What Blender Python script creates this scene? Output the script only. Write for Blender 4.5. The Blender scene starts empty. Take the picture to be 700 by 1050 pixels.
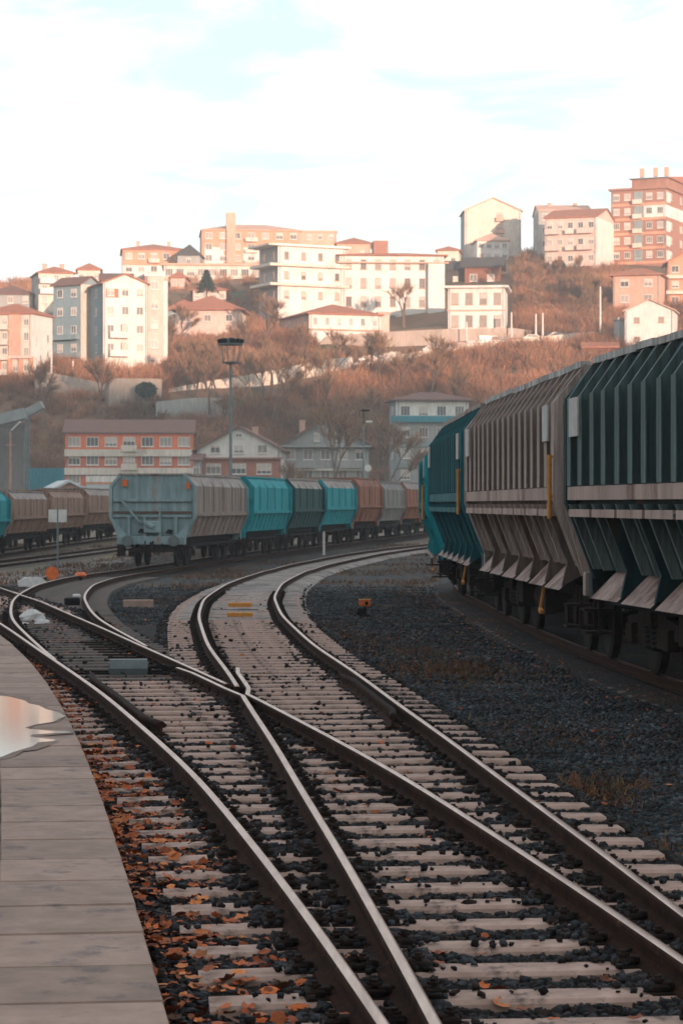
import bpy, math, random
import numpy as np
from mathutils import Vector, Matrix
random.seed(7); RNG = np.random.default_rng(11)
S = bpy.context.scene; COL = S.collection
R = math.radians
F = 2500.0; HZ = 517.0; EYE = 2.0          # photo scale: focal length in photo pixels, horizon row, eye height
# ------------------------------------------------------------------ camera
cam = bpy.data.cameras.new('camera'); camo = bpy.data.objects.new('camera', cam); COL.objects.link(camo)
cam.sensor_fit = 'VERTICAL'; cam.sensor_height = 24; cam.lens = F / 1050 * 24
cam.shift_y = -8 / 1050; cam.clip_start = 0.1; cam.clip_end = 20000
cam.dof.use_dof = True; cam.dof.focus_distance = 17; cam.dof.aperture_fstop = 6.0
camo.location = (0, 0, EYE); camo.rotation_euler = (R(90), 0, 0)
S.camera = camo
# ------------------------------------------------------------------ light
SUN_EL, SUN_AZ = 6.5, 25.0                 # sun low behind the camera, to the right
sd = Vector((math.sin(R(SUN_AZ)) * math.cos(R(SUN_EL)), -math.cos(R(SUN_AZ)) * math.cos(R(SUN_EL)), math.sin(R(SUN_EL))))
sun = bpy.data.lights.new('sun', 'SUN'); suno = bpy.data.objects.new('sun', sun); COL.objects.link(suno)
sun.energy = 5.0; sun.angle = R(0.5); sun.color = (1.0, 0.66, 0.49)
suno.rotation_euler = sd.to_track_quat('Z', 'Y').to_euler()
W = bpy.data.worlds.new('World'); S.world = W; W.use_nodes = True
nt = W.node_tree; nt.nodes.clear()
def N(t, k, **kw):
    n = t.nodes.new(k)
    for a, b in kw.items(): setattr(n, a, b)
    return n
def math_node(t, op, a, b=None):
    n = N(t, 'ShaderNodeMath', operation=op)
    for i, v in enumerate((a, b)):
        if v is None: continue
        if isinstance(v, (int, float)): n.inputs[i].default_value = v
        else: t.links.new(v, n.inputs[i])
    return n.outputs[0]
sky = N(nt, 'ShaderNodeTexSky', sky_type='NISHITA'); sky.sun_disc = False
sky.sun_elevation = R(SUN_EL); sky.sun_rotation = math.atan2(sd.x, sd.y); sky.air_density = 1.0; sky.dust_density = 1.5
tc = N(nt, 'ShaderNodeTexCoord'); sp = N(nt, 'ShaderNodeSeparateXYZ'); nt.links.new(tc.outputs['Generated'], sp.inputs[0])
zz = math_node(nt, 'ADD', math_node(nt, 'MAXIMUM', sp.outputs[2], 0.0), 0.12)
cx = math_node(nt, 'DIVIDE', sp.outputs[0], zz); cy = math_node(nt, 'DIVIDE', sp.outputs[1], zz)
cb = N(nt, 'ShaderNodeCombineXYZ'); nt.links.new(cx, cb.inputs[0]); nt.links.new(cy, cb.inputs[1])
cn = N(nt, 'ShaderNodeTexNoise'); cn.inputs['Scale'].default_value = 2.6; cn.inputs['Detail'].default_value = 9; cn.inputs['Roughness'].default_value = .62
cn.inputs['Distortion'].default_value = .5; nt.links.new(cb.outputs[0], cn.inputs['Vector'])
cr = N(nt, 'ShaderNodeValToRGB'); cr.color_ramp.elements[0].position = .40; cr.color_ramp.elements[1].position = .62
nt.links.new(cn.outputs[0], cr.inputs[0])
# thin veil near the skyline
veil = math_node(nt, 'SUBTRACT', 1.0, math_node(nt, 'MULTIPLY', math_node(nt, 'MAXIMUM', sp.outputs[2], 0.0), 7.5))
cf = math_node(nt, 'MINIMUM', math_node(nt, 'MAXIMUM', cr.outputs[0], veil), 1.0)
cf = math_node(nt, 'ADD', math_node(nt, 'MULTIPLY', cf, .72), .28)
mx = N(nt, 'ShaderNodeMix', data_type='RGBA'); nt.links.new(cf, mx.inputs[0])
skt = N(nt, 'ShaderNodeVectorMath', operation='MULTIPLY'); skt.inputs[1].default_value = (1.15, 1.62, 1.85); nt.links.new(sky.outputs[0], skt.inputs[0]); nt.links.new(skt.outputs[0], mx.inputs[6]); 
el = N(nt, 'ShaderNodeMapRange'); el.inputs[1].default_value = .22; el.inputs[2].default_value = .85; el.inputs[3].default_value = 7.9; el.inputs[4].default_value = 5.6
nt.links.new(sp.outputs[2], el.inputs[0]); cl_ = N(nt, 'ShaderNodeVectorMath', operation='SCALE'); cl_.inputs[0].default_value = (.985, 1.0, 1.0); nt.links.new(el.outputs[0], cl_.inputs['Scale'])
nt.links.new(cl_.outputs[0], mx.inputs[7])
bg = N(nt, 'ShaderNodeBackground'); bg.inputs[1].default_value = 0.1
out = N(nt, 'ShaderNodeOutputWorld'); nt.links.new(mx.outputs[2], bg.inputs[0]); nt.links.new(bg.outputs[0], out.inputs[0])
S.view_settings.view_transform = 'Standard'; S.view_settings.look = 'None'
S.view_settings.exposure = 1.0; S.view_settings.gamma = 1.0
S.render.engine = 'CYCLES'; S.cycles.volume_bounces = 1; S.cycles.max_bounces = 6
# ------------------------------------------------------------------ helpers
def tag(o, label=None, cat=None, group=None, kind=None):
    for k, v in (('label', label), ('category', cat), ('group', group), ('kind', kind)):
        if v: o[k] = v
    return o
def empty(name, loc=(0, 0, 0), rz=0, label=None, cat=None, group=None):
    o = bpy.data.objects.new(name, None); COL.objects.link(o); o.location = loc; o.rotation_euler = (0, 0, rz)
    o.empty_display_size = .3
    return tag(o, label, cat, group)
def link(name, me, parent=None, loc=(0, 0, 0), rot=(0, 0, 0)):
    o = bpy.data.objects.new(name, me); COL.objects.link(o); o.location = loc; o.rotation_euler = rot
    if parent: o.parent = parent
    return o
def npmesh(name, V, Fc, mat, smooth=False):
    """V (n,3), Fc (m,k) fixed k"""
    V = np.asarray(V, np.float32); Fc = np.asarray(Fc, np.int32); k = Fc.shape[1]
    me = bpy.data.meshes.new(name); me.vertices.add(len(V)); me.vertices.foreach_set('co', V.ravel())
    me.loops.add(Fc.size); me.loops.foreach_set('vertex_index', Fc.ravel())
    me.polygons.add(len(Fc)); me.polygons.foreach_set('loop_start', np.arange(0, Fc.size, k, dtype=np.int32))
    me.polygons.foreach_set('loop_total', np.full(len(Fc), k, np.int32))
    if smooth: me.polygons.foreach_set('use_smooth', np.ones(len(Fc), bool))
    me.update(calc_edges=True); me.materials.append(mat); return me
class MB:
    def __init__(s): s.v = []; s.f = []; s.m = []
    def add(s, vs, fs, m=0):
        b = len(s.v); s.v += [tuple(p) for p in vs]; s.f += [tuple(i + b for i in f) for f in fs]; s.m += [m] * len(fs); return s
    def box(s, x0, x1, y0, y1, z0, z1, m=0, M=None, bev=0):
        if bev:
            b = bev; vs = []
            for z, i in ((z0, b), (z0 + b, 0), (z1 - b, 0), (z1, b)):
                vs += [(x0 + i, y0 + i, z), (x1 - i, y0 + i, z), (x1 - i, y1 - i, z), (x0 + i, y1 - i, z)]
            fs = [(3, 2, 1, 0), (12, 13, 14, 15)]
            for r in range(3):
                for k in range(4): fs.append((r * 4 + k, r * 4 + (k + 1) % 4, r * 4 + 4 + (k + 1) % 4, r * 4 + 4 + k))
        else:
            vs = [(x0, y0, z0), (x1, y0, z0), (x1, y1, z0), (x0, y1, z0), (x0, y0, z1), (x1, y0, z1), (x1, y1, z1), (x0, y1, z1)]
            fs = [(3, 2, 1, 0), (4, 5, 6, 7), (0, 1, 5, 4), (1, 2, 6, 5), (2, 3, 7, 6), (3, 0, 4, 7)]
        if M is not None: vs = [tuple(M @ Vector(p)) for p in vs]
        return s.add(vs, fs, m)
    def tube(s, pts, rad, n=8, m=0, caps=True):
        pts = [Vector(p) for p in pts]; rad = rad if isinstance(rad, (list, tuple)) else [rad] * len(pts)
        vs = []; fs = []
        for i, p in enumerate(pts):
            d = (pts[min(i + 1, len(pts) - 1)] - pts[max(i - 1, 0)]).normalized()
            a = d.orthogonal().normalized() if i == 0 else (a - d * a.dot(d)).normalized()
            b = d.cross(a)
            for k in range(n):
                t = 2 * math.pi * k / n; vs.append(p + (a * math.cos(t) + b * math.sin(t)) * rad[i])
        for i in range(len(pts) - 1):
            for k in range(n): fs.append((i * n + k, i * n + (k + 1) % n, (i + 1) * n + (k + 1) % n, (i + 1) * n + k))
        if caps: fs += [tuple(range(n - 1, -1, -1)), tuple((len(pts) - 1) * n + k for k in range(n))]
        return s.add(vs, fs, m)
    def bar(s, p, q, w, h=None, m=0):
        """square bar between two points"""
        p = Vector(p); q = Vector(q); h = h or w; d = (q - p); L = d.length
        M = Matrix.Translation(p) @ d.to_track_quat('Y', 'Z').to_matrix().to_4x4()
        return s.box(-w / 2, w / 2, 0, L, -h / 2, h / 2, m, M)
    def prism(s, poly, y0, y1, m=0, axis='y'):
        """poly of (a,b) extruded: axis y -> (a,y,b); axis x -> (x,a,b); axis z -> (a,b,z)"""
        n = len(poly)
        def P(a, b, t): return (a, t, b) if axis == 'y' else (t, a, b) if axis == 'x' else (a, b, t)
        vs = [P(a, b, y0) for a, b in poly] + [P(a, b, y1) for a, b in poly]
        fs = [tuple(range(n)), tuple(range(2 * n - 1, n - 1, -1))] + [(k, n + k, n + (k + 1) % n, (k + 1) % n) for k in range(n)]
        return s.add(vs, fs, m)
    def mesh(s, name, mats, smooth=False):
        me = bpy.data.meshes.new(name); me.from_pydata(s.v, [], s.f)
        for m in (mats if isinstance(mats, (list, tuple)) else [mats]): me.materials.append(m)
        me.polygons.foreach_set('material_index', s.m)
        if smooth: me.polygons.foreach_set('use_smooth', [True] * len(s.f))
        me.update(); me.validate()
        bm_ = __import__('bmesh'); b = bm_.new(); b.from_mesh(me); bm_.ops.recalc_face_normals(b, faces=b.faces); b.to_mesh(me); b.free()
        return me
    def obj(s, name, mats, parent=None, loc=(0, 0, 0), rot=(0, 0, 0), smooth=False):
        return link(name, s.mesh(name, mats, smooth), parent, loc, rot)
# ------------------------------------------------------------------ materials
MATS = {}
def mat(name, c, c2=None, amt=.5, scale=3.0, rough=.8, metal=0.0, bump=0.0, bscale=None, c3=None, c3at=.62, stretch=(1, 1, 1), spec=.3, island=0.0, coords='Object', grime=0):
    if name in MATS: return MATS[name]
    m = bpy.data.materials.new(name); m.use_nodes = True; t = m.node_tree; b = t.nodes['Principled BSDF']
    b.inputs['Roughness'].default_value = rough; b.inputs['Metallic'].default_value = metal
    b.inputs['Specular IOR Level'].default_value = spec
    tc = N(t, 'ShaderNodeTexCoord'); mp = N(t, 'ShaderNodeMapping'); mp.inputs['Scale'].default_value = stretch
    t.links.new(tc.outputs[coords], mp.inputs[0])
    ns = N(t, 'ShaderNodeTexNoise'); ns.inputs['Scale'].default_value = scale; ns.inputs['Detail'].default_value = 8; ns.inputs['Roughness'].default_value = .62
    t.links.new(mp.outputs[0], ns.inputs['Vector'])
    c2 = c2 or tuple(v * .6 for v in c)
    rp = N(t, 'ShaderNodeValToRGB'); e = rp.color_ramp.elements
    e[0].position = .5 - .28 * (1 - amt) - .02; e[1].position = .5 + .22
    e[0].color = (*c2, 1); e[1].color = (*c, 1)
    t.links.new(ns.outputs[0], rp.inputs[0]); colr = rp.outputs[0]
    if c3:
        n3 = N(t, 'ShaderNodeTexNoise'); n3.inputs['Scale'].default_value = scale * .7; n3.inputs['Detail'].default_value = 10; n3.inputs['Roughness'].default_value = .7
        mp3 = N(t, 'ShaderNodeMapping'); mp3.inputs['Location'].default_value = (7.3, 2.1, 4.4); mp3.inputs['Scale'].default_value = stretch
        t.links.new(tc.outputs[coords], mp3.inputs[0]); t.links.new(mp3.outputs[0], n3.inputs['Vector'])
        r3 = N(t, 'ShaderNodeValToRGB'); r3.color_ramp.elements[0].position = c3at - .04; r3.color_ramp.elements[1].position = c3at + .05
        t.links.new(n3.outputs[0], r3.inputs[0])
        mx = N(t, 'ShaderNodeMix', data_type='RGBA'); t.links.new(r3.outputs[0], mx.inputs[0]); t.links.new(colr, mx.inputs[6]); mx.inputs[7].default_value = (*c3, 1)
        colr = mx.outputs[2]
    if island:
        g = N(t, 'ShaderNodeNewGeometry'); mr = N(t, 'ShaderNodeMapRange'); mr.inputs[3].default_value = 1 - island; mr.inputs[4].default_value = 1 + island
        t.links.new(g.outputs['Random Per Island'], mr.inputs[0])
        vm = N(t, 'ShaderNodeVectorMath', operation='SCALE'); t.links.new(colr, vm.inputs[0]); t.links.new(mr.outputs[0], vm.inputs['Scale']); colr = vm.outputs[0]
    if grime:
        mg = N(t, 'ShaderNodeMapping'); mg.inputs['Scale'].default_value = (7, 7, .55); t.links.new(tc.outputs[coords], mg.inputs[0])
        ng = N(t, 'ShaderNodeTexNoise'); ng.inputs['Scale'].default_value = 1.0; ng.inputs['Detail'].default_value = 9; ng.inputs['Roughness'].default_value = .7; t.links.new(mg.outputs[0], ng.inputs['Vector'])
        gm = N(t, 'ShaderNodeMapRange'); gm.inputs[1].default_value = .36; gm.inputs[2].default_value = .62; gm.inputs[3].default_value = 1 - grime; gm.inputs[4].default_value = 1.12; t.links.new(ng.outputs[0], gm.inputs[0])
        gv = N(t, 'ShaderNodeVectorMath', operation='SCALE'); t.links.new(colr, gv.inputs[0]); t.links.new(gm.outputs[0], gv.inputs['Scale']); colr = gv.outputs[0]
    t.links.new(colr, b.inputs['Base Color'])
    if bump:
        nb = N(t, 'ShaderNodeTexNoise'); nb.inputs['Scale'].default_value = bscale or scale * 6; nb.inputs['Detail'].default_value = 6
        t.links.new(mp.outputs[0], nb.inputs['Vector'])
        bp = N(t, 'ShaderNodeBump'); bp.inputs['Strength'].default_value = .7; bp.inputs['Distance'].default_value = bump
        t.links.new(nb.outputs[0], bp.inputs['Height']); t.links.new(bp.outputs[0], b.inputs['Normal'])
    MATS[name] = m; return m
def ramp_island(name, cols, rough=.8, spec=.2, big=0):
    m = bpy.data.materials.new(name); m.use_nodes = True; t = m.node_tree; b = t.nodes['Principled BSDF']
    g = N(t, 'ShaderNodeNewGeometry'); rp = N(t, 'ShaderNodeValToRGB'); e = rp.color_ramp.elements
    while len(e) < len(cols): e.new(.5)
    for i, c in enumerate(cols): e[i].position = i / (len(cols) - 1); e[i].color = (*c, 1)
    t.links.new(g.outputs['Random Per Island'], rp.inputs[0])
    ns = N(t, 'ShaderNodeTexNoise'); ns.inputs['Scale'].default_value = big or 60; ns.inputs['Detail'].default_value = 4 if not big else 7
    mr = N(t, 'ShaderNodeMapRange'); mr.inputs[1].default_value = .3; mr.inputs[2].default_value = .7; mr.inputs[3].default_value = .35 if big else .7; mr.inputs[4].default_value = 1.45 if big else 1.25
    tc = N(t, 'ShaderNodeTexCoord'); t.links.new(tc.outputs['Object'], ns.inputs['Vector']); t.links.new(ns.outputs[0], mr.inputs[0])
    vm = N(t, 'ShaderNodeVectorMath', operation='SCALE'); t.links.new(rp.outputs[0], vm.inputs[0]); t.links.new(mr.outputs[0], vm.inputs['Scale'])
    t.links.new(vm.outputs[0], b.inputs['Base Color']); b.inputs['Roughness'].default_value = rough; b.inputs['Specular IOR Level'].default_value = spec
    return m
def ground_mat(name, cols, zones=True, stones=26, bump=.03):
    """gravel: voronoi pebbles tinted by large noise; cols = (stone dark, stone light, soil, grass)"""
    m = bpy.data.materials.new(name); m.use_nodes = True; t = m.node_tree; b = t.nodes['Principled BSDF']
    b.inputs['Roughness'].default_value = .9; b.inputs['Specular IOR Level'].default_value = .15
    tc = N(t, 'ShaderNodeTexCoord')
    vo = N(t, 'ShaderNodeTexVoronoi'); vo.inputs['Scale'].default_value = stones; t.links.new(tc.outputs['Object'], vo.inputs['Vector'])
    sx = N(t, 'ShaderNodeSeparateColor'); t.links.new(vo.outputs['Color'], sx.inputs[0])
    m1 = N(t, 'ShaderNodeMix', data_type='RGBA'); t.links.new(sx.outputs[0], m1.inputs[0]); m1.inputs[6].default_value = (*cols[0], 1); m1.inputs[7].default_value = (*cols[1], 1)
    colr = m1.outputs[2]
    for i, (sc, at, w) in enumerate(((.45, .56, .06), (1.3, .57, .05))):
        if cols[2 + i] is None: continue
        n = N(t, 'ShaderNodeTexNoise'); n.inputs['Scale'].default_value = sc; n.inputs['Detail'].default_value = 10; n.inputs['Roughness'].default_value = .68
        mp = N(t, 'ShaderNodeMapping'); mp.inputs['Location'].default_value = (3.7 * i + 1, 5.1 * i, 2.2); t.links.new(tc.outputs['Object'], mp.inputs[0]); t.links.new(mp.outputs[0], n.inputs['Vector'])
        r = N(t, 'ShaderNodeValToRGB'); r.color_ramp.elements[0].position = at - w; r.color_ramp.elements[1].position = at + w; t.links.new(n.outputs[0], r.inputs[0])
        mm = N(t, 'ShaderNodeMix', data_type='RGBA'); t.links.new(math_node(t, 'MULTIPLY', r.outputs[0], .85), mm.inputs[0]); t.links.new(colr, mm.inputs[6]); mm.inputs[7].default_value = (*cols[2 + i], 1)
        colr = mm.outputs[2]
    fn = N(t, 'ShaderNodeTexNoise'); fn.inputs['Scale'].default_value = 14; fn.inputs['Detail'].default_value = 8; t.links.new(tc.outputs['Object'], fn.inputs['Vector'])
    mr = N(t, 'ShaderNodeMapRange'); mr.inputs[1].default_value = .3; mr.inputs[2].default_value = .7; mr.inputs[3].default_value = .6; mr.inputs[4].default_value = 1.4; t.links.new(fn.outputs[0], mr.inputs[0])
    vm = N(t, 'ShaderNodeVectorMath', operation='SCALE'); t.links.new(colr, vm.inputs[0]); t.links.new(mr.outputs[0], vm.inputs['Scale'])
    t.links.new(vm.outputs[0], b.inputs['Base Color'])
    bp = N(t, 'ShaderNodeBump'); bp.inputs['Strength'].default_value = .9; bp.inputs['Distance'].default_value = bump
    t.links.new(vo.outputs['Distance'], bp.inputs['Height']); bp.invert = True; t.links.new(bp.outputs[0], b.inputs['Normal'])
    return m
def glass_mat(name, c, rough=.12):
    m = bpy.data.materials.new(name); m.use_nodes = True; b = m.node_tree.nodes['Principled BSDF']
    b.inputs['Base Color'].default_value = (*c, 1); b.inputs['Roughness'].default_value = rough; b.inputs['Specular IOR Level'].default_value = .6
    return m
M_rail_side = mat('rail_rust', (.045, .018, .010), (.014, .007, .005), .5, 9, .95, spec=.08, bump=.003, c3=(.10, .05, .033), c3at=.63)
M_rail_head = mat('rail_head', (.50, .35, .28), (.24, .13, .09), .4, 2.5, .36, metal=1, stretch=(6, .6, 1))
M_rail_dull = mat('rail_head_dull', (.30, .21, .17), (.16, .1, .08), .4, 4, .45, metal=.8, stretch=(6, .8, 1))
M_sleeper = mat('sleeper_concrete', (.45, .305, .25), (.25, .165, .132), .45, 5, .9, bump=.006, bscale=60, c3=(.085, .06, .05), c3at=.585, coords='Object')
M_sleeper_wood = mat('sleeper_wood', (.15, .12, .105), (.075, .06, .052), .5, 4, .9, bump=.008, bscale=30, stretch=(.5, 5, 5))
M_iron = mat('dark_iron', (.028, .016, .012), (.009, .006, .005), .5, 14, .9, spec=.1, bump=.004, c3=(.075, .036, .022), c3at=.64)
M_black = mat('black_steel', (.010, .0105, .0115), (.005, .005, .0055), .5, 8, .85, spec=.1)
M_slab = mat('platform_slab', (.33, .225, .18), (.21, .142, .112), .4, 4.5, .85, bump=.003, bscale=45, c3=(.15, .112, .10), c3at=.6, island=.16)
M_curb = mat('kerb_concrete', (.36, .31, .28), (.22, .18, .16), .5, 4, .85, bump=.003)
M_ground = ground_mat('gravel_ground', ((.010, .014, .017), (.055, .068, .076), (.085, .06, .045), (.13, .085, .04)), stones=22)
M_bed = ground_mat('ballast_bed', ((.007, .007, .007), (.03, .028, .028), (.05, .027, .018), (.022, .014, .011)), stones=18)
M_pale = ground_mat('pale_track_bed', ((.17, .145, .13), (.34, .29, .26), (.10, .09, .085), (.055, .055, .055)), stones=30, bump=.01)
M_yard = ground_mat('yard_earth', ((.09, .078, .068), (.19, .16, .14), (.23, .155, .08), (.16, .14, .065)), stones=9, bump=.02)
M_stone = ramp_island('ballast_stone', [(.003, .003, .0035), (.010, .011, .013), (.026, .015, .011), (.007, .006, .006), (.036, .039, .045), (.009, .005, .004)])
M_stone_blue = ramp_island('blue_gravel_stone', [(.006, .009, .012), (.024, .034, .042), (.010, .016, .020), (.075, .09, .10), (.016, .021, .025), (.045, .026, .018), (.012,.016,.019)], big=.8)
M_leaf = ramp_island('autumn_leaf', [(.24, .05, .015), (.50, .12, .03), (.10, .03, .016), (.36, .09, .03), (.05, .022, .014), (.58, .2, .07), (.15, .04, .02)], .75)
M_weed = ramp_island('dry_weed', [(.07, .055, .03), (.17, .06, .028), (.05, .05, .025), (.14, .085, .045), (.07, .04, .025), (.24, .07, .03)], .9)
M_white_stone = mat('white_stone', (.62, .60, .58), (.4, .38, .36), .5, 8, .85, bump=.01)
M_yellow = mat('orange_yellow_paint', (.62, .27, .035), (.42, .16, .03), .5, 12, .65)
M_orange = mat('orange_paint', (.75, .17, .035), (.5, .1, .03), .5, 10, .55)
M_white = mat('white_paint', (.72, .70, .68), (.5, .48, .46), .4, 8, .6)
M_grey_steel = mat('grey_steel', (.14, .165, .17), (.09, .105, .11), .5, 5, .6, bump=.003, c3=(.10, .07, .055), c3at=.66)
M_galv = mat('galvanised_pole', (.20, .25, .26), (.13, .16, .17), .5, 3, .6, metal=.2)
# ------------------------------------------------------------------ tracks: centre lines
def g(y): return np.interp(y, [50, 90, 190, 230], [0, -.4, -.1, 0])
YS = np.arange(-12, 330, .25)
def line(pts, w=3.0):
    p = np.array(pts, float); x = np.interp(YS, p[:, 0], p[:, 1])
    # linear extrapolation
    s0 = (p[1, 1] - p[0, 1]) / (p[1, 0] - p[0, 0]); s1 = (p[-1, 1] - p[-2, 1]) / (p[-1, 0] - p[-2, 0])
    x = np.where(YS < p[0, 0], p[0, 1] + (YS - p[0, 0]) * s0, x); x = np.where(YS > p[-1, 0], p[-1, 1] + (YS - p[-1, 0]) * s1, x)
    k = np.exp(-.5 * (np.arange(-40, 41) * .25 / w) ** 2); k /= k.sum()
    xp = np.concatenate([x[0] + (x[0] - x[1]) * np.arange(40, 0, -1), x, x[-1] + (x[-1] - x[-2]) * np.arange(1, 41)])
    return np.convolve(xp, k, 'valid')
TA = line([(-10, 2.9), (6, 1.35), (9.4, .92), (12.6, .5), (14.6, .2), (18.1, -.32), (20.6, -.78), (25.9, -1.77), (31.4, -2.93), (35, -3.7), (39.1, -4.55), (44.6, -5.75), (52.8, -7.5), (64.7, -10), (90, -15.5), (120, -22)], 1.6)
TB = line([(-10, 2.6), (6, 1.35), (9.5, 1.12), (12.1, .9), (14.3, .73), (16.7, .5), (20.6, .18), (24.2, -.17), (28.5, -.53), (34.5, -1.14), (43.9, -1.83), (52.4, -2.2), (57, -2.28), (66.7, -2.38), (74.4, -2.27), (87.8, -1.98), (96, -1.35), (106, -.15), (115, 1.0), (128, 3.2), (138, 5.4), (160, 11), (200, 22)], 1.8)
TC = line([(27, -1.95), (31, -2.85), (34, -3.42), (39.4, -4.42), (42.4, -4.98), (46.7, -5.58), (52.1, -6.25), (56.8, -6.72), (65.8, -7.45), (75, -7.75), (83, -7.6), (90, -7.2), (95, -6.75), (105, -5.55), (114, -4.4), (122, -3.3), (130, -2.2), (145, .1), (160, 2.4), (178, 5.0), (190, 6.7), (210, 9.5), (300, 24)], 2.0)
TD = line([(60, -18), (96, -16.9), (111, -16.6), (126, -16.6), (141, -16.3), (156, -15.9), (171, -15.3), (250, -11)], 3)
TE = line([(60, -17.5), (100, -13.9), (120, -12.4), (150, -10.5), (200, -6)], 3)
TN = line([(-10, 9.3), (6, 7.25), (10, 6.75), (18, 5.62), (22, 5.08), (28, 4.53), (33, 4.18), (38, 3.93), (44, 3.72), (54, 3.58), (62, 3.62), (72, 4.1), (90, 6), (120, 12)], 3)
def cx_(T, y): return float(np.interp(y, YS, T))
def off(T, y, o):
    s = (cx_(T, y + .5) - cx_(T, y - .5)); n = math.hypot(1, s)
    return cx_(T, y) + o / n, y - o * s / n
def xat(T, y, o):
    """x of the offset line at world y"""
    yy = y
    for _ in range(4): yy += y - off(T, yy, o)[1]
    return off(T, yy, o)[0]
PROF = [(-.033, -.014), (-.025, -.003), (-.013, 0), (.013, 0), (.025, -.003), (.033, -.014), (.033, -.036), (.011, -.050), (.010, -.098), (.03, -.112), (.07, -.12), (.07, -.13), (-.07, -.13), (-.07, -.12), (-.03, -.112), (-.010, -.098), (-.011, -.052), (-.033, -.036)]
def rail(pts, label, group=None, dull=False, dz=0, name='rail', cat='rail'):
    V = []; Fs = []; ms = []; n = len(PROF)
    for i, p in enumerate(pts):
        a = pts[max(i - 1, 0)]; b = pts[min(i + 1, len(pts) - 1)]
        dx, dy = b[0] - a[0], b[1] - a[1]; L = math.hypot(dx, dy); nx, ny = dy / L, -dx / L
        zz = float(g(p[1])) + dz
        for (o, z) in PROF: V.append((p[0] + nx * o, p[1] + ny * o, z + zz))
    for i in range(len(pts) - 1):
        for k in range(n):
            Fs.append((i * n + k, (i + 1) * n + k, (i + 1) * n + (k + 1) % n, i * n + (k + 1) % n)); ms.append(1 if k in (1, 2, 3) else 0)
    Fs += [tuple(range(n)), tuple(len(V) - 1 - k for k in range(n))]; ms += [0, 0]
    me = bpy.data.meshes.new(name); me.from_pydata(V, [], Fs); me.materials.append(M_rail_side); me.materials.append((M_iron if 'check' in name else M_rail_dull) if dull else M_rail_head)
    me.polygons.foreach_set('material_index', ms)
    me.polygons.foreach_set('use_smooth', [m == 1 for m in ms]); me.update()
    return tag(link(name, me), label, cat, group)
def rpts(T, o, y0, y1, st=None):
    ys = []; y = y0
    while y < y1: ys.append(y); y += (.3 if y < 50 else 1.0)
    ys.append(y1); return [off(T, q, o) for q in ys]
GR = .75
NOSE = 27.0
rail(rpts(TA, -GR, 4.5, 66), 'steel rail nearest the platform edge, running up to the left edge')
wingA = [(xat(TA, y, GR) - .115 - max(0, y - 29) * .05, y) for y in np.arange(26.6, 30.2, .3)]
wingB = [(xat(TB, y, -GR) + .115 + max(0, y - 29) * .05, y) for y in np.arange(26.6, 30.2, .3)]
rail(rpts(TB, -GR, 4.5, 25.6) + wingA, 'bright steel rail from the bottom centre to the crossing, second from the platform')
rail(rpts(TA, GR, 4.5, 25.6) + wingB, 'steel rail leaving the crossing towards the lower right corner, third rail from the platform', dz=-.002)
rail(rpts(TA, GR, NOSE, 66), 'worn rail running from the crossing to the upper left past the grey cover box')
rail(rpts(TB, -GR, NOSE - .15, 210), 'left rail of the curved track that bends away behind the yellow bars', dz=-.003)
rail(rpts(TB, GR, 4.5, 210), 'outermost right rail beside the dark gravel, curving away past the orange dwarf lamp')
rail(rpts(TC, -GR, 31.6, 240), 'sharply curved outer rail looping from the points to the far wagons', dz=-.004)
rail(rpts(TC, GR, 34.3, 240), 'sharply curved inner rail looping beside the pale concrete block', dz=-.006)
rail(rpts(TN, -GR, 8, 78), 'rusty rail under the near side wheels of the big wagons', dull=True)
rail(rpts(TN, GR, 8, 78), 'rusty rail under the far side wheels of the big wagons', dull=True)
rail(rpts(TD, GR, 70, 240), 'dark rail under the near wheels of the brown wagons at far left', dull=True)
rail(rpts(TD, -GR, 70, 240), 'dark rail under the far wheels of the brown wagons at far left', dull=True)
rail(rpts(TE, GR, 60, 200), 'nearer rail of the empty siding in front of the brown wagons at far left', dull=True)
rail(rpts(TE, -GR, 60, 200), 'farther rail of the empty siding in front of the brown wagons at far left', dull=True)
# check rails
def check(T, side, y0, y1, label, dz=.01):
    pts = []
    for y in np.arange(y0, y1 + .01, .25):
        e = max(0, (y0 + .7 - y)) + max(0, (y - (y1 - .7)))
        pts.append(off(T, y, side * (GR - .13 - e * .12)))
    r = rail(pts, label, None, True, dz, 'check_rail', 'check rail')
    return r
check(TA, -1, 22.4, 29.0, 'short brown check rail beside the platform side rail, below the grey cover box')
check(TB, 1, 23.0, 28.6, 'short dark check rail inside the right hand rail, level with the crossing')
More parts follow.
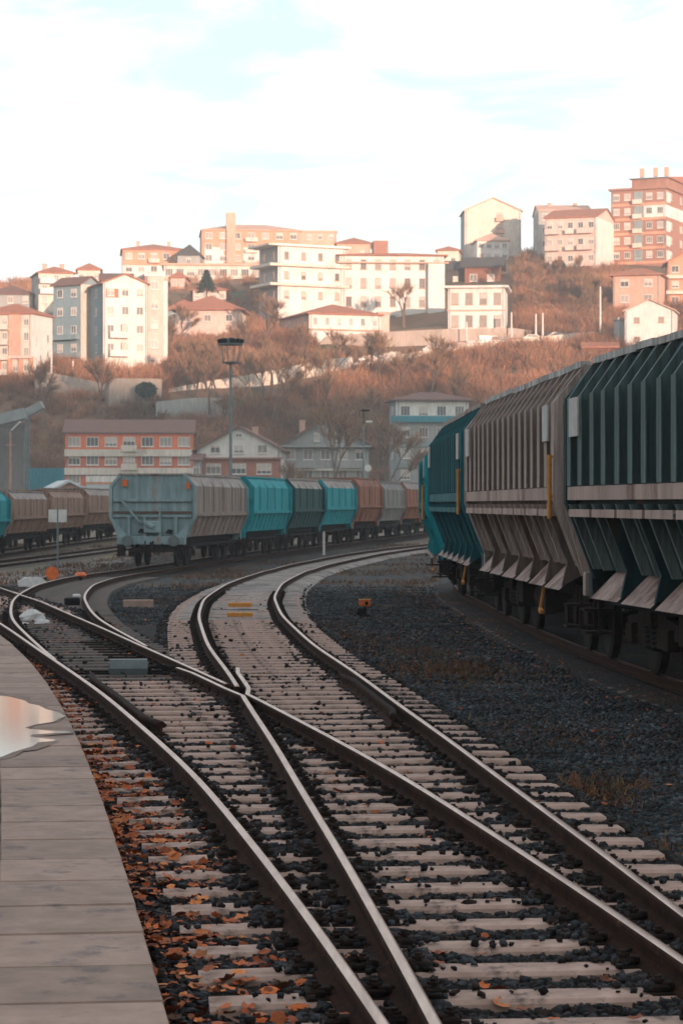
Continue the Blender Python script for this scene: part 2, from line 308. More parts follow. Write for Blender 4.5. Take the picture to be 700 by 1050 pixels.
# ------------------------------------------------------------------ ground
def grid(x0, x1, nx, y0, y1, ny, fz, name, m, smooth=True, xw=None, yw=None):
    xs = np.linspace(x0, x1, nx) if xw is None else xw; ys = np.linspace(y0, y1, ny) if yw is None else yw
    X, Y = np.meshgrid(xs, ys); Z = fz(X, Y); V = np.stack([X, Y, Z], -1).reshape(-1, 3); nx = len(xs); ny = len(ys)
    i = np.arange(nx * ny).reshape(ny, nx); Fc = np.stack([i[:-1, :-1], i[:-1, 1:], i[1:, 1:], i[1:, :-1]], -1).reshape(-1, 4)
    return link(name, npmesh(name, V, Fc, m, smooth))
def vnoise(X, Y, sc, seed=0):
    r = np.random.default_rng(seed); T = r.random((256, 256)); x = np.asarray(X) / sc + 1000; y = np.asarray(Y) / sc + 1000
    xi = np.floor(x).astype(int); yi = np.floor(y).astype(int); fx = x - xi; fy = y - yi; fx = fx * fx * (3 - 2 * fx); fy = fy * fy * (3 - 2 * fy)
    a = T[xi % 256, yi % 256]; b = T[(xi + 1) % 256, yi % 256]; c = T[xi % 256, (yi + 1) % 256]; d = T[(xi + 1) % 256, (yi + 1) % 256]
    return (a * (1 - fx) + b * fx) * (1 - fy) + (c * (1 - fx) + d * fx) * fy - .5
yw = np.concatenate([np.arange(-1500, -40, 60), np.arange(-40, 0, 4), np.arange(0, 70, .5), np.arange(70, 260, 3), np.arange(260, 900, 20), np.arange(900, 6001, 300)])
xw = np.concatenate([np.arange(-4000, -100, 200), np.arange(-100, -20, 5), np.arange(-20, 20, .5), np.arange(20, 100, 5), np.arange(100, 4001, 200)])
tag(grid(0, 0, 0, 0, 0, 0, lambda X, Y: g(Y) - .30 + .03 * vnoise(X, Y, 2.1, 1) + .02 * vnoise(X, Y, .7, 2), 'ground', M_yard, xw=xw, yw=yw), kind='structure')
def gravel_z(X, Y): return g(Y) - .245 + .05 * vnoise(X, Y, 1.7, 3) + .03 * vnoise(X, Y, .4, 4)
EDGE = [(4, .02), (6.5, -.28), (9.4, -.675), (10.8, -.855), (12.05, -1.007), (13.26, -1.17), (15.5, -1.46), (17.5, -1.76), (20.6, -2.2), (24.8, -2.87), (30.7, -3.92), (37, -5.13), (45, -7.0), (60, -10.6), (75, -14)]
EY = np.array([e[0] for e in EDGE]); EX = np.polyval(np.polyfit(EY[:-2], [e[1] for e in EDGE][:-2], 4), np.arange(3, 62, .5))
def edge(y): return np.interp(y, np.arange(3, 62, .5), EX)
# gravel between the curved track and the near train, and inside the bend
gy = np.concatenate([np.arange(3, 60, .3), np.arange(60, 150, 1.0)]); gx = np.arange(-14, 16, .22)
tag(grid(0, 0, 0, 0, 0, 0, lambda X, Y: np.where(X < edge(Y) + .12, g(Y) - .45, np.where(X < -11 + (Y - 60) * .02, g(Y) - .34, gravel_z(X, Y))), 'gravel', M_ground, xw=gx, yw=gy), kind='structure')
def strip(name, T, o0, o1, y0, y1, fz, m, n=12, st=.25):
    ys = np.arange(y0, y1, st); os_ = np.linspace(o0, o1, n); V = []
    for y in ys:
        for o in os_: x, yy = off(T, y, o); V.append((x, yy, 0))
    V = np.array(V); V[:, 2] = fz(V[:, 0], V[:, 1], np.tile(os_, len(ys)))
    i = np.arange(len(V)).reshape(len(ys), n); Fc = np.stack([i[:-1, :-1], i[:-1, 1:], i[1:, 1:], i[1:, :-1]], -1).reshape(-1, 4)
    return tag(link(name, npmesh(name, V, Fc, m, True)), kind='structure')
def bedz(X, Y, O): return np.maximum(g(Y) - .188 + .03 * vnoise(X, Y, .35, 5) + .03 * vnoise(X, Y, 1.3, 6) - .14 * np.clip((np.abs(O) - 1.5) / .4, 0, 1), -2)
strip('ballast_bed', TB, -2.1, 1.75, 3, 44, lambda X, Y, O: np.where(X < edge(Y) + .1, -.5, g(Y) - .188 + .03 * vnoise(X, Y, .35, 5) + .03 * vnoise(X, Y, 1.3, 6) - .12 * np.clip((O - 1.35) / .4, 0, 1)), M_bed, 26, .15)
strip('ballast_bed', TA, -1.7, 1.5, 10, 62, lambda X, Y, O: np.where(X < edge(Y) + .1, -.5, g(Y) - .192 + .03 * vnoise(X, Y, .35, 5) + .03 * vnoise(X, Y, 1.3, 6) - .1 * np.clip((np.abs(O) - 1.3) / .3, 0, 1)), M_bed, 22, .2)
strip('ballast_bed', TC, -1.6, 1.5, 34, 230, lambda X, Y, O: g(Y) - .188 + .03 * vnoise(X, Y, .5, 5) - .15 * np.clip((np.abs(O) - 1.25) / .3, 0, 1), M_bed, 12, .6)
strip('ballast_bed', TN, -1.7, 1.7, 6, 78, lambda X, Y, O: g(Y) - .165 + .03 * vnoise(X, Y, .5, 8) - .15 * np.clip((np.abs(O) - 1.1) / .5, 0, 1), M_bed, 14, .4)
strip('track_bed', TB, -1.5, 1.45, 43.0, 205, lambda X, Y, O: g(Y) - .136 + .012 * vnoise(X, Y, .5, 9) - .1 * np.clip((np.abs(O) - 1.2) / .3, 0, 1) - .07 * np.clip((45.5 - Y) / 2.5, 0, 1), M_pale, 14, .4)
for T in (TD, TE): strip('ballast_bed', T, -1.6, 1.6, 60, 230, lambda X, Y, O: g(Y) - .2 - .12 * np.clip((np.abs(O) - 1.1) / .4, 0, 1), M_yard, 8, 1.5)
# earth path at the left, in front of the far train
strip('path', TE, 2.2, 5.0, 62, 140, lambda X, Y, O: g(Y) - .262 + 0 * X, mat('path_dirt', (.19, .165, .15), (.13, .11, .10), .5, .8, .95), 4, 2)
# ------------------------------------------------------------------ platform of concrete slabs
pl = MB(); y = 5.0; k = 0
while y < 62:
    y2 = y + .8; 
    for (a, b, dz) in ((-.68, 0, 0), (-.80, -.69, .0), (-2.2, -.81, 0), (-4.0, -2.21, 0)):
        if a < -.9 and y < 8: pass
        j = random.uniform(-.004, .004); gap = random.uniform(.010, .020)
        xa0, xb0, xa1, xb1 = edge(y) + a, edge(y) + b, edge(y2) + a, edge(y2) + b
        sk = -.03 * (1)   # slabs lie square to the slanting edge
        vs = [(xa0, y + gap - a * -.0 + .10 * a, -.3), (xb0, y + gap + .10 * b, -.3), (xb1, y2 - gap + .10 * b, -.3), (xa1, y2 - gap + .10 * a, -.3)]
        zt = .0 + j
        t_ = [(vs[0][0] + .008, vs[0][1] + .008, zt), (vs[1][0] - .008, vs[1][1] + .008, zt + random.uniform(-.003, .003)), (vs[2][0] - .008, vs[2][1] - .008, zt), (vs[3][0] + .008, vs[3][1] - .008, zt)]
        c_ = [(p[0], p[1], zt - .012) for p in vs]
        pl.add(vs + c_ + t_, [(8, 9, 10, 11)] + [(q, (q + 1) % 4, 4 + (q + 1) % 4, 4 + q) for q in range(4)] + [(4 + q, 4 + (q + 1) % 4, 8 + (q + 1) % 4, 8 + q) for q in range(4)], 1 if b == -.69 else 0)
    y = y2; k += 1
tag(pl.obj('platform', [M_slab, M_curb]), kind='structure')
pb = MB(); ys = np.arange(4, 62, .8)
for i in range(len(ys) - 1):
    pb.add([(-14, ys[i], -.03), (edge(ys[i]) - .02, ys[i], -.03), (edge(ys[i + 1]) - .02, ys[i + 1], -.03), (-14, ys[i + 1], -.03)], [(0, 1, 2, 3)])
tag(pb.obj('platform_base', mat('joint_dirt', (.04, .03, .025), None, .5, 9, .95)), kind='structure')
def gp(u, v, z=0):
    y = F * (EYE - z) / (v - HZ)
    for _ in range(8): y = F * (EYE - z - float(g(y))) / (v - HZ)
    return ((u - 350) * y / F, y)
# rain puddle on the slabs
pud = [(-30, 713), (0, 714), (10, 715), (18, 717), (26, 719), (30, 722), (40, 724), (48, 728), (60, 731), (68, 735), (60, 738), (55, 741), (48, 742), (36, 744), (26, 747), (30, 748), (50, 750), (70, 750.5), (74, 752), (50, 753), (34, 754), (31, 756), (44, 758), (56, 759), (58, 760.5), (40, 762), (34, 766), (24, 769), (14, 772), (2, 777), (-6, 779), (-30, 779)]
pm = MB(); P = [gp(u, v) for u, v in pud]
from mathutils.geometry import tessellate_polygon
tri = tessellate_polygon([[Vector((a, b, 0)) for a, b in P]])
pm.add([(a, b, .0075) for a, b in P], [tuple(t_) for t_ in tri])
M_water = bpy.data.materials.new('rain_water'); M_water.use_nodes = True; b_ = M_water.node_tree.nodes['Principled BSDF']
b_.inputs['Base Color'].default_value = (.05, .06, .062, 1); b_.inputs['Roughness'].default_value = .075; b_.inputs['IOR'].default_value = 1.6; b_.inputs['Specular IOR Level'].default_value = .9
tag(pm.obj('puddle', M_water), kind='structure')
cxp, cyp = gp(0, 745); P = []
for i, (u, v) in enumerate(pud):
    a, b = gp(u, v); k = 1.10 + .06 * math.sin(i * 2.3) + .04 * math.sin(i * 5.1); P.append((cxp + (a - cxp) * k, cyp + (b - cyp) * (k + .03)))
P = [(min(a, edge(b) - .02), b) for a, b in P]
dm = MB(); dm.add([(a, b, .0055) for a, b in P], [tuple(t_) for t_ in tessellate_polygon([[Vector((a, b, 0)) for a, b in P]])])
tag(dm.obj('damp_patch', mat('damp_concrete', (.25, .18, .15), (.17, .12, .10), .5, 5, .85, spec=.1)), kind='structure')
# ------------------------------------------------------------------ sleepers and rail fastenings
def fast_mesh():
    m = MB(); m.box(-.17, .17, -.085, .085, -.172, -.158)
    for s in (-1, 1):
        m.box(s * .125 - .04, s * .125 + .04, -.055, .055, -.16, -.128, bev=.008)
        m.box(s * .088 - .03, s * .088 + .03, -.035, .035, -.15, -.118, bev=.006)
        m.tube([(s * .128, 0, -.13), (s * .128, 0, -.092)], .017, 6)
        m.tube([(s * .128, 0, -.118), (s * .128, 0, -.106)], .03, 6)
    return m.mesh('rail_fastening', M_iron)
FAST = fast_mesh()
SLEEPERS = []
def sleeper(xa, ya, xb, yb, rails, label, group, wood=False, w=.245, zt=-.130):
    cx0, cy0 = (xa + xb) / 2, (ya + yb) / 2; L = math.hypot(xb - xa, yb - ya); ang = math.atan2(yb - ya, xb - xa)
    zz = float(g(cy0)); m = MB(); hw = w / 2; n = 7; vs = []
    for i in range(n):
        x = -L / 2 + L * i / (n - 1); j = random.uniform(-.006, .006); k = random.uniform(-.006, .006); e = .012 if i in (0, n - 1) else 0
        vs += [(x, -hw - .02, -.16), (x, -hw + j, -.018 - e), (x, -hw + .018 + j, -e), (x, hw - .018 + k, -e), (x, hw + k, -.018 - e), (x, hw + .02, -.16)]
    fs = []
    for i in range(n - 1):
        for k in range(6): fs.append((i * 6 + k, i * 6 + (k + 1) % 6, (i + 1) * 6 + (k + 1) % 6, (i + 1) * 6 + k))
    fs += [(0, 1, 2, 3, 4, 5), tuple((n - 1) * 6 + 5 - k for k in range(6))]
    m.add(vs, fs)
    jz = random.uniform(-.005, 0)
    root = empty('sleeper', (cx0, cy0, zz + zt + jz), ang, label, 'sleeper', group)
    m.obj('beam', M_sleeper_wood if wood else M_sleeper, root)
    for (T, o) in rails:
        # where the rail crosses this sleeper
        t = 0
        for _ in range(5):
            px, py = cx0 + math.cos(ang) * t, cy0 + math.sin(ang) * t
            t += (xat(T, py, o) - px) * math.cos(ang)
        s = (cx_(T, cy0 + .5) - cx_(T, cy0 - .5))
        f_ = link('rail_fastening', FAST, root, (t, 0, -zt - jz + .034), (0, 0, -math.atan(s) - ang))
    SLEEPERS.append((cx0, cy0, ang, L / 2, hw)); return root
def ends(Ta, oa, Tb, ob, y):
    xa = xat(Ta, y, oa); xb = xat(Tb, y, ob); s = ((cx_(Ta, y + .5) - cx_(Ta, y - .5)) + (cx_(Tb, y + .5) - cx_(Tb, y - .5))) / 2
    hw = (xb - xa) / 2; ya, yb = y + s * hw * .75, y - s * hw * .75
    return xat(Ta, ya, oa), ya, xat(Tb, yb, ob), yb
y = 7.6
while y < 29.5:
    e = ends(TA, -GR - .58, TB, GR + .55, y)
    near = y < 26.3
    rl = [(TA, -GR), (TB, GR), (TB, -GR), (TA, GR)]
    if y < 10.5: rl = [(TA, -GR), (TB, GR)] + [(TB, -GR), (TA, GR)]
    sleeper(*e, rl, 'long concrete points sleeper under the two merging tracks', 'concrete sleepers under the merging tracks'); y += .605
ya = y
while y < 64:
    wood = 29 < y < 47
    e = ends(TA, -GR - .5, TA, GR + .5, y) if y < 31 or y > 47 else ends(TA, -GR - .5, TC, GR + .5, y)
    rl = [(TA, -GR), (TA, GR)] + ([(TC, -GR), (TC, GR)] if 35 < y < 47 else [])
    sleeper(*e, rl if y < 50 else [], 'dark sleeper of the track leading to the upper left' if wood else 'pale sleeper of the track at the left edge beyond the points', 'sleepers of the left hand track', wood, zt=-.138); y += .62
y = ya
while y < 62:
    e = ends(TB, -GR - .55, TB, GR + .55, y)
    sleeper(*e, [(TB, -GR), (TB, GR)], 'concrete sleeper of the curved middle track beyond the crossing', 'concrete sleepers of the curved track', zt=-.132); y += .605
y = 48
while y < 84:
    e = ends(TC, -GR - .5, TC, GR + .5, y)
    sleeper(*e, [], 'sleeper half buried in the sharply curved track', 'sleepers of the sharply curved track', True, zt=-.16); y += .66
y = 14
while y < 66:
    e = ends(TN, -GR - .5, TN, GR + .5, y)
    sleeper(*e, [], 'dark sleeper under the train of big hopper wagons', 'sleepers under the near train', True, zt=-.185); y += .64
# ------------------------------------------------------------------ ballast stones, leaves, weeds
CUBE = np.array([(-1, -1, -1), (1, -1, -1), (1, 1, -1), (-1, 1, -1), (-1, -1, 1), (1, -1, 1), (1, 1, 1), (-1, 1, 1)], float)
CF = np.array([(3, 2, 1, 0), (4, 5, 6, 7), (0, 1, 5, 4), (1, 2, 6, 5), (2, 3, 7, 6), (3, 0, 4, 7)])
def stones(name, X, Y, Z, size, m, label):
    n = len(X); B = CUBE[None] * RNG.uniform(.35, 1.0, (n, 8, 3)); B[:, :, 2] *= .75
    a = RNG.uniform(0, 6.283, n); t = RNG.uniform(-.7, .7, n); ca, sa, ct, st = np.cos(a), np.sin(a), np.cos(t), np.sin(t)
    x, yy, z = B[..., 0], B[..., 1], B[..., 2]
    x, z = x * ct[:, None] - z * st[:, None], x * st[:, None] + z * ct[:, None]
    x, yy = x * ca[:, None] - yy * sa[:, None], x * sa[:, None] + yy * ca[:, None]
    V = np.stack([X[:, None] + x * size[:, None], Y[:, None] + yy * size[:, None], Z[:, None] + z * size[:, None]], -1).reshape(-1, 3)
    Fc = (CF[None] + 8 * np.arange(n)[:, None, None]).reshape(-1, 4)
    o = link(name, npmesh(name, V, Fc, m)); return tag(o, label, 'gravel', kind='stuff')
def arr(T): return lambda y: np.interp(y, YS, T)
fA, fB, fC, fN = arr(TA), arr(TB), arr(TC), arr(TN)
def slope(T, y): return np.interp(y + .3, YS, T) - np.interp(y - .3, YS, T)
def raildist(X, Y, far=True):
    d = np.full(len(X), 9.0)
    for f_, T, lo in ((fA, TA, 4), (fB, TB, 4), (fC, TC, 32), (fN, TN, 6)):
        dd = np.abs(np.abs(X - f_(Y)) / np.sqrt(1 + (slope(T, Y) / .6) ** 2) - GR); dd = np.where(Y < lo, 9, dd); d = np.minimum(d, dd)
    return d
def onsleeper(X, Y, grow=0.0):
    r = np.zeros(len(X), bool)
    for (cx0, cy0, a, hl, hw) in SLEEPERS:
        k = np.abs(Y - cy0) < 1.2
        if not k.any(): continue
        dx = X[k] - cx0; dy = Y[k] - cy0; u = dx * math.cos(a) + dy * math.sin(a); v = -dx * math.sin(a) + dy * math.cos(a)
        r[k] |= (np.abs(u) < hl + grow) & (np.abs(v) < hw + grow)
    return r
def scatter(y0, y1, dens):
    n = int((y1 ** 2 - y0 ** 2) * .147 * dens); Y = np.sqrt(RNG.uniform(y0 ** 2, y1 ** 2, n)); X = RNG.uniform(-1, 1, n) * (.147 * Y + .15); return X, Y
XX = []; YY = []; SZ = []
for (y0, y1, dn, s0, s1) in ((8.3, 15, 1250, .010, .033), (15, 30, 640, .012, .036), (30, 76, 170, .018, .042)):
    X, Y = scatter(y0, y1, dn); XX.append(X); YY.append(Y); SZ.append(RNG.uniform(s0, s1, len(X)))
X = np.concatenate(XX); Y = np.concatenate(YY); Z0 = np.concatenate(SZ)
inbed = ((X > fA(Y) - 1.5) & (X < fB(Y) + 1.25 + .25 * vnoise(X, Y, .8, 21))) | ((X > fA(Y) - 1.5) & (X < fA(Y) + 1.4)) | (np.abs(X - fB(Y)) < 1.4) | (np.abs(X - fC(Y)) < 1.3)
mid = (Y > 29) & (X > np.minimum(fA(Y), fC(Y)) + 1.5) & (X < fB(Y) - 1.5)
rd = raildist(X, Y); os_ = onsleeper(X, Y)
ok = (X > edge(Y) + .03) & (rd > .05) & ~((os_) & (RNG.random(len(X)) > .035 + .22 * (rd < .24)))
ok &= RNG.random(len(X)) < np.clip((76 - Y) / 30, 0, 1)
ok &= ~((Y > 44) & (np.abs(X - fB(Y)) < 1.35) & (RNG.random(len(X)) > .16))
ok &= ~((np.abs(X - fB(Y)) < 1.45) & (Y > 36) & (RNG.random(len(X)) > .45))
X, Y, Z0, inbed, rd, os_, mid = [q[ok] for q in (X, Y, Z0, inbed, rd, os_, mid)]
zb = np.where(os_, -.130 + Z0 * .5, -.188 + .03 * vnoise(X, Y, .35, 5) + .03 * vnoise(X, Y, 1.3, 6) + .05 * np.clip(1 - rd / .32, 0, 1)) + RNG.uniform(0, .02, len(X)) * ~os_ + g(Y)
bedm = inbed & ~mid
k = bedm
stones('ballast_stones', X[k], Y[k], zb[k], np.where(os_[k], Z0[k] * .8, Z0[k]), M_stone, 'dark broken ballast stones between the sleepers')
k = ~bedm
stones('gravel_stones', X[k], Y[k], gravel_z(X[k], Y[k]) + Z0[k] * .2, Z0[k] * .85, M_stone_blue, 'blue grey loose gravel beside the tracks')
# leaves
LF = np.array([(0, 0, .0), (1, .1, .3), (.68, .48, .15), (.35, .95, .4), (-.2, .66, .1), (-.72, .6, .35), (-.7, 0, .12), (-.72, -.55, .35), (-.15, -.68, .1), (.4, -.9, .3), (.66, -.4, .15)])
def leaves(X, Y, Z, size, name, label):
    n = len(X); B = np.repeat(LF[None], n, 0); B[:, :, 2] *= RNG.uniform(-1, 1.4, n)[:, None]
    a = RNG.uniform(0, 6.283, n); t = RNG.normal(0, .45, n); ca, sa, ct, st = np.cos(a), np.sin(a), np.cos(t), np.sin(t)
    x, yy, z = B[..., 0] * RNG.uniform(.5, 1, n)[:, None], B[..., 1], B[..., 2]
    x, z = x * ct[:, None] - z * st[:, None], x * st[:, None] + z * ct[:, None]
    x, yy = x * ca[:, None] - yy * sa[:, None], x * sa[:, None] + yy * ca[:, None]
    V = np.stack([X[:, None] + x * size[:, None], Y[:, None] + yy * size[:, None], Z[:, None] + z * size[:, None]], -1).reshape(-1, 3)
    T_ = np.array([(0, i, i % 10 + 1) for i in range(1, 11)]); Fc = (T_[None] + 11 * np.arange(n)[:, None, None]).reshape(-1, 3)
    return tag(link(name, npmesh(name, V, Fc, M_leaf)), label, 'leaves', kind='stuff')
LX = []; LY = []
n = 6800; Y = np.sqrt(RNG.uniform(8.3 ** 2, 33 ** 2, n)); w = fA(Y) - .78 - edge(Y); X = edge(Y) + .02 + w * RNG.random(n) ** 1.5
kp = RNG.random(n) < np.clip(.4 + 1.5 * vnoise(X, Y, 1.1, 31) + 1.2 * vnoise(X, Y, .45, 33) + .45 * (X - edge(Y) < .38), 0, 1); LX.append(X[kp]); LY.append(Y[kp])
n = 2800; Y = np.sqrt(RNG.uniform(8.3 ** 2, 48 ** 2, n)); X = fA(Y) + RNG.uniform(-.72, .75, n); kp = RNG.random(n) < np.clip(.35 + 1.6 * vnoise(X, Y, .9, 32), 0, 1); LX.append(X[kp]); LY.append(Y[kp])
n = 700; X, Y = scatter(9, 50, 3); sel = RNG.choice(len(X), n, False); X, Y = X[sel], Y[sel]; k = X > edge(Y) + .1; LX.append(X[k]); LY.append(Y[k])
n = 900; Y = RNG.uniform(22, 62, n); X = fN(Y) - 1.35 + RNG.normal(0, .45, n); LX.append(X); LY.append(Y)
X = np.concatenate(LX); Y = np.concatenate(LY); k = raildist(X, Y) > .06; X, Y = X[k], Y[k]; o_ = onsleeper(X, Y); k = ~o_ | (RNG.random(len(X)) < .35); X, Y, o_ = X[k], Y[k], o_[k]
leaves(X, Y, np.where(o_, -.122, -.16) + RNG.uniform(0, .025, len(X)) + g(Y), RNG.uniform(.02, .055, len(X)) * np.where(Y > 22, .62, 1) * np.where(X > fB(Y) + 1.3, .7, 1), 'fallen_leaves', 'orange brown autumn leaves lying along the tracks')
def blades(X, Y, Z, h, w, lean, m, name, label, cat):
    n = len(X); a = RNG.uniform(0, 6.283, n); l = RNG.normal(0, lean, (n, 2)) * h[:, None]
    V = np.zeros((n, 4, 3)); V[:, 0] = np.stack([X - np.cos(a) * w, Y - np.sin(a) * w, Z], -1); V[:, 1] = np.stack([X + np.cos(a) * w, Y + np.sin(a) * w, Z], -1)
    V[:, 2] = np.stack([X + l[:, 0] + np.cos(a) * w * .3, Y + l[:, 1], Z + h], -1); V[:, 3] = np.stack([X + l[:, 0] - np.cos(a) * w * .3, Y + l[:, 1], Z + h], -1)
    return tag(link(name, npmesh(name, V.reshape(-1, 3), np.arange(n * 4).reshape(n, 4), m)), label, cat, kind='stuff')
# weeds: patches in the right hand gravel
WX = []; WY = []
for (u, v, r, n) in ((452, 684, .55, 900), (432, 668, .3, 300), (400, 655, .6, 260), (355, 650, .4, 260), (345, 668, .4, 200), (590, 806, .22, 300), (615, 815, .18, 160), (640, 802, .15, 110), (675, 868, .12, 90), (470, 690, .5, 400), (540, 745, .4, 120), (335, 640, .3, 150), (500, 705, .8, 200), (390, 620, 1.0, 200), (430, 600, 1.6, 200), (680, 1000, .1, 60), (590, 760, .7, 160)):
    x0, y0 = gp(u, v, -.2); n = int(n * 1.5); WX.append(x0 + RNG.normal(0, r * .9, n)); WY.append(y0 + RNG.normal(0, r * 2.2, n))
X = np.concatenate(WX); Y = np.concatenate(WY); blades(X, Y, gravel_z(X, Y), RNG.uniform(.02, .085, len(X)), RNG.uniform(.004, .014, len(X)), .9, M_weed, 'weeds', 'dry orange and green weeds in the gravel beside the right rail', 'weeds')
# verge grass far left and between the bends
n = 60000; Y = RNG.uniform(58, 150, n); X = RNG.uniform(-20, 6, n); k = (np.abs(X - fC(Y)) > 1.5) & (np.abs(X - fB(Y)) > 1.5) & (np.abs(X - fN(Y)) > 1.9) & (np.abs(X - np.interp(Y, YS, TE)) > 1.5) & (np.abs(X - np.interp(Y, YS, TD)) > 1.5) & (vnoise(X, Y, 3.5, 41) + .3 * vnoise(X, Y, 1, 42) > -.02 + .10 * (X > fC(Y)))
X, Y = X[k], Y[k]; blades(X, Y, g(Y) - .3, RNG.uniform(.05, .2, len(X)), RNG.uniform(.01, .03, len(X)), .6, M_weed, 'dry_grass', 'dry yellow brown grass between the far sidings', 'grass')
# ------------------------------------------------------------------ small things on the track
x0, y0 = gp(132, 693, -.16)
t = empty('cover_box', (x0, y0, .03), R(5), 'grey metal cover box lying between the rails above the brown check rail', 'box')
m = MB(); m.prism([(-.13, -.165), (.13, -.165), (.15, -.09), (.09, .02), (-.09, .02), (-.15, -.09)], -.235, .235, axis='x'); m.obj('housing', M_grey_steel, t)
m = MB(); m.box(-.25, -.236, -.1, .1, -.15, -.02, bev=.004); m.box(.236, .25, -.1, .1, -.15, -.02, bev=.004); m.obj('end_plate', M_grey_steel, t)
m = MB(); m.box(.25, .62, -.03, .0, -.1, -.07); m.box(.42, .48, -.05, .05, -.15, -.05); m.obj('rod', M_black, t)
# switch rods and slide plates of the far points
for yy in (30.6, 31.0):
    a = (xat(TA, yy, -GR) + .1, yy); b = (xat(TA, yy, GR) - .1, yy)
    m = MB(); m.bar((a[0], a[1], -.13), (b[0], b[1], -.13), .035); 
    for q in range(4): m.tube([(a[0] + (b[0] - a[0]) * (.5 + q * .09), a[1], -.12), (a[0] + (b[0] - a[0]) * (.5 + q * .09), a[1], -.05)], .025, 6)
    tag(m.obj('stretcher_rod', M_black), 'black steel rod across the points just beyond the grey cover box' if yy < 30.8 else 'farther black steel rod across the points', 'rod')
for i in range(10):
    yy = 32 + i * .62
    m = MB(); xr = xat(TA, yy, GR); m.box(xr - .55, xr - .08, yy - .06, yy + .06, -.145, -.115, bev=.006); m.tube([(xr - .3, yy, -.14), (xr - .3, yy, -.1)], .02, 6)
    tag(m.obj('slide_plate', M_iron), 'dark steel slide plate beside the rail of the far points', 'plate', 'slide plates of the far points')
# two yellow bars between the rails
for (v, lb) in ((623, 'farther of two yellow painted bars lying between the curved rails'), (633, 'nearer of two yellow painted bars lying between the curved rails')):
    xx, yy = gp(246, v, -.15); m = MB(); m.box(-.24, .24, -.10, .10, -.18, -.055, bev=.012); o = m.obj('yellow_bar', M_yellow, None, (xx, yy, 0), (0, 0, R(4))); tag(o, lb, 'bar')
m = MB(); xx, yy = gp(222, 626, -.15); m.bar((xx - .1, yy, -.14), (xx + .85, yy - .1, -.14), .03); tag(m.obj('link_rod', M_black), 'thin black rod beside the yellow bars', 'rod')
# dwarf lamp
xx, yy = gp(374, 631, -.2); zz = float(g(yy)) - .22
t = empty('dwarf_signal', (xx, yy, zz), 0, 'small black dwarf signal with an orange head standing in the gravel', 'signal')
m = MB(); m.tube([(0, 0, 0), (0, 0, .22)], .03, 10); m.box(-.1, .1, -.07, .07, 0, .03); m.obj('post', M_black, t)
m = MB(); m.box(-.15, -.02, -.06, .06, .02, .16, bev=.01); m.tube([(-.12, 0, .1), (-.2, 0, .02), (-.24, .02, 0)], .012, 6); m.obj('lever', M_black, t)
m = MB(); m.box(-.115, .115, -.09, .09, .2, .33, bev=.02); m.obj('head', M_orange, t)
m = MB(); m.box(-.125, .125, -.1, .1, .325, .342, bev=.004); m.obj('cap', M_yellow, t)
m = MB(); m.tube([(.03, -.085, .265), (.03, -.1, .265)], .035, 12); m.obj('lens', M_black, t)
# pale concrete block
xx, yy = gp(142, 624, -.25); m = MB(); m.box(-.33, .33, -.1, .1, -.28, -.09, bev=.015)
tag(m.obj('concrete_block', M_sleeper, None, (xx, yy, 0), (0, 0, R(6))), 'pale concrete block lying on the blue gravel inside the bend', 'block')
# point lever
xx, yy = gp(33, 602, -.25); zz = float(g(yy)) - .28
t = empty('point_lever', (xx, yy, zz), R(8), 'white ground point lever box with a round orange weight', 'lever')
m = MB(); m.prism([(-.42, 0), (.42, 0), (.42, .2), (.3, .3), (-.2, .32), (-.42, .2)], -.16, .16); m.obj('lever_box', M_white, t)
m = MB(); m.bar((.3, 0, .2), (.62, 0, .48), .04); m.obj('lever_arm', M_black, t)
m = MB(); m.tube([(.60, -.05, .44), (.60, .05, .44)], .2, 20); m.obj('weight', M_orange, t)
xx, yy = gp(83, 593, -.1); zz = float(g(yy)) - .2
t = empty('track_marker', (xx, yy, zz), 0, 'small orange marker on a dark stub beside the outer curved rail', 'marker')
m = MB(); m.tube([(0, 0, 0), (0, 0, .16)], .05, 8); m.obj('stub', M_black, t); m = MB(); m.tube([(0, 0, .15), (0, 0, .2), (0, 0, .3)], [.15, .2, .12], 12); m.obj('head', M_orange, t)
xx, yy = gp(76, 622, -.2)
t = empty('point_motor', (xx, yy, -.2), R(10), 'dark point machine with a pale lid beside the inner curved rail', 'machine')
m = MB(); m.box(-.2, .12, -.2, .2, 0, .16, bev=.02); m.obj('casing', M_black, t); m = MB(); m.box(-.02, .14, -.12, .12, .165, .24, bev=.02); m.obj('lid', M_white, t)
def rock(u, v, s, z, name, label, squash=.6, m=M_white_stone, group=None):
    xx, yy = gp(u, v, z); q = MB(); n = 10; r = random.Random(int(u * 7 + v))
    vs = []; fs = []
    for i in range(5):
        ph = math.pi * (i / 4) * .5
        for k in range(n): rr = s * math.cos(ph * .93) * r.uniform(.8, 1.12); vs.append((rr * math.cos(k * .628) , rr * .8 * math.sin(k * .628), s * squash * math.sin(ph) * r.uniform(.85, 1.1)))
    for i in range(4):
        for k in range(n): fs.append((i * n + k, i * n + (k + 1) % n, i * n + n + (k + 1) % n, i * n + n + k))
    fs.append(tuple(40 + k for k in range(n))); q.add(vs, fs)
    return tag(q.obj(name, m, None, (xx, yy, z + float(g(yy)) - .01), (0, 0, r.uniform(0, 3))), label, 'stone', group)
rock(33, 637, .3, -.16, 'white_rock', 'largest white rock lying between the left rails', .75)
rock(44, 640, .2, -.16, 'white_rock', 'small flat white rock right of the largest white rock', .5)
rock(23, 640, .17, -.16, 'white_rock', 'small pale slab left of the largest white rock', .3)
rock(323, 915, .07, -.165, 'white_stone', 'fist sized white stone between the two nearest rails', .9)
rock(480, 925, .05, -.125, 'dark_stone', 'dark flat stone lying alone on a pale sleeper', .5, M_iron)
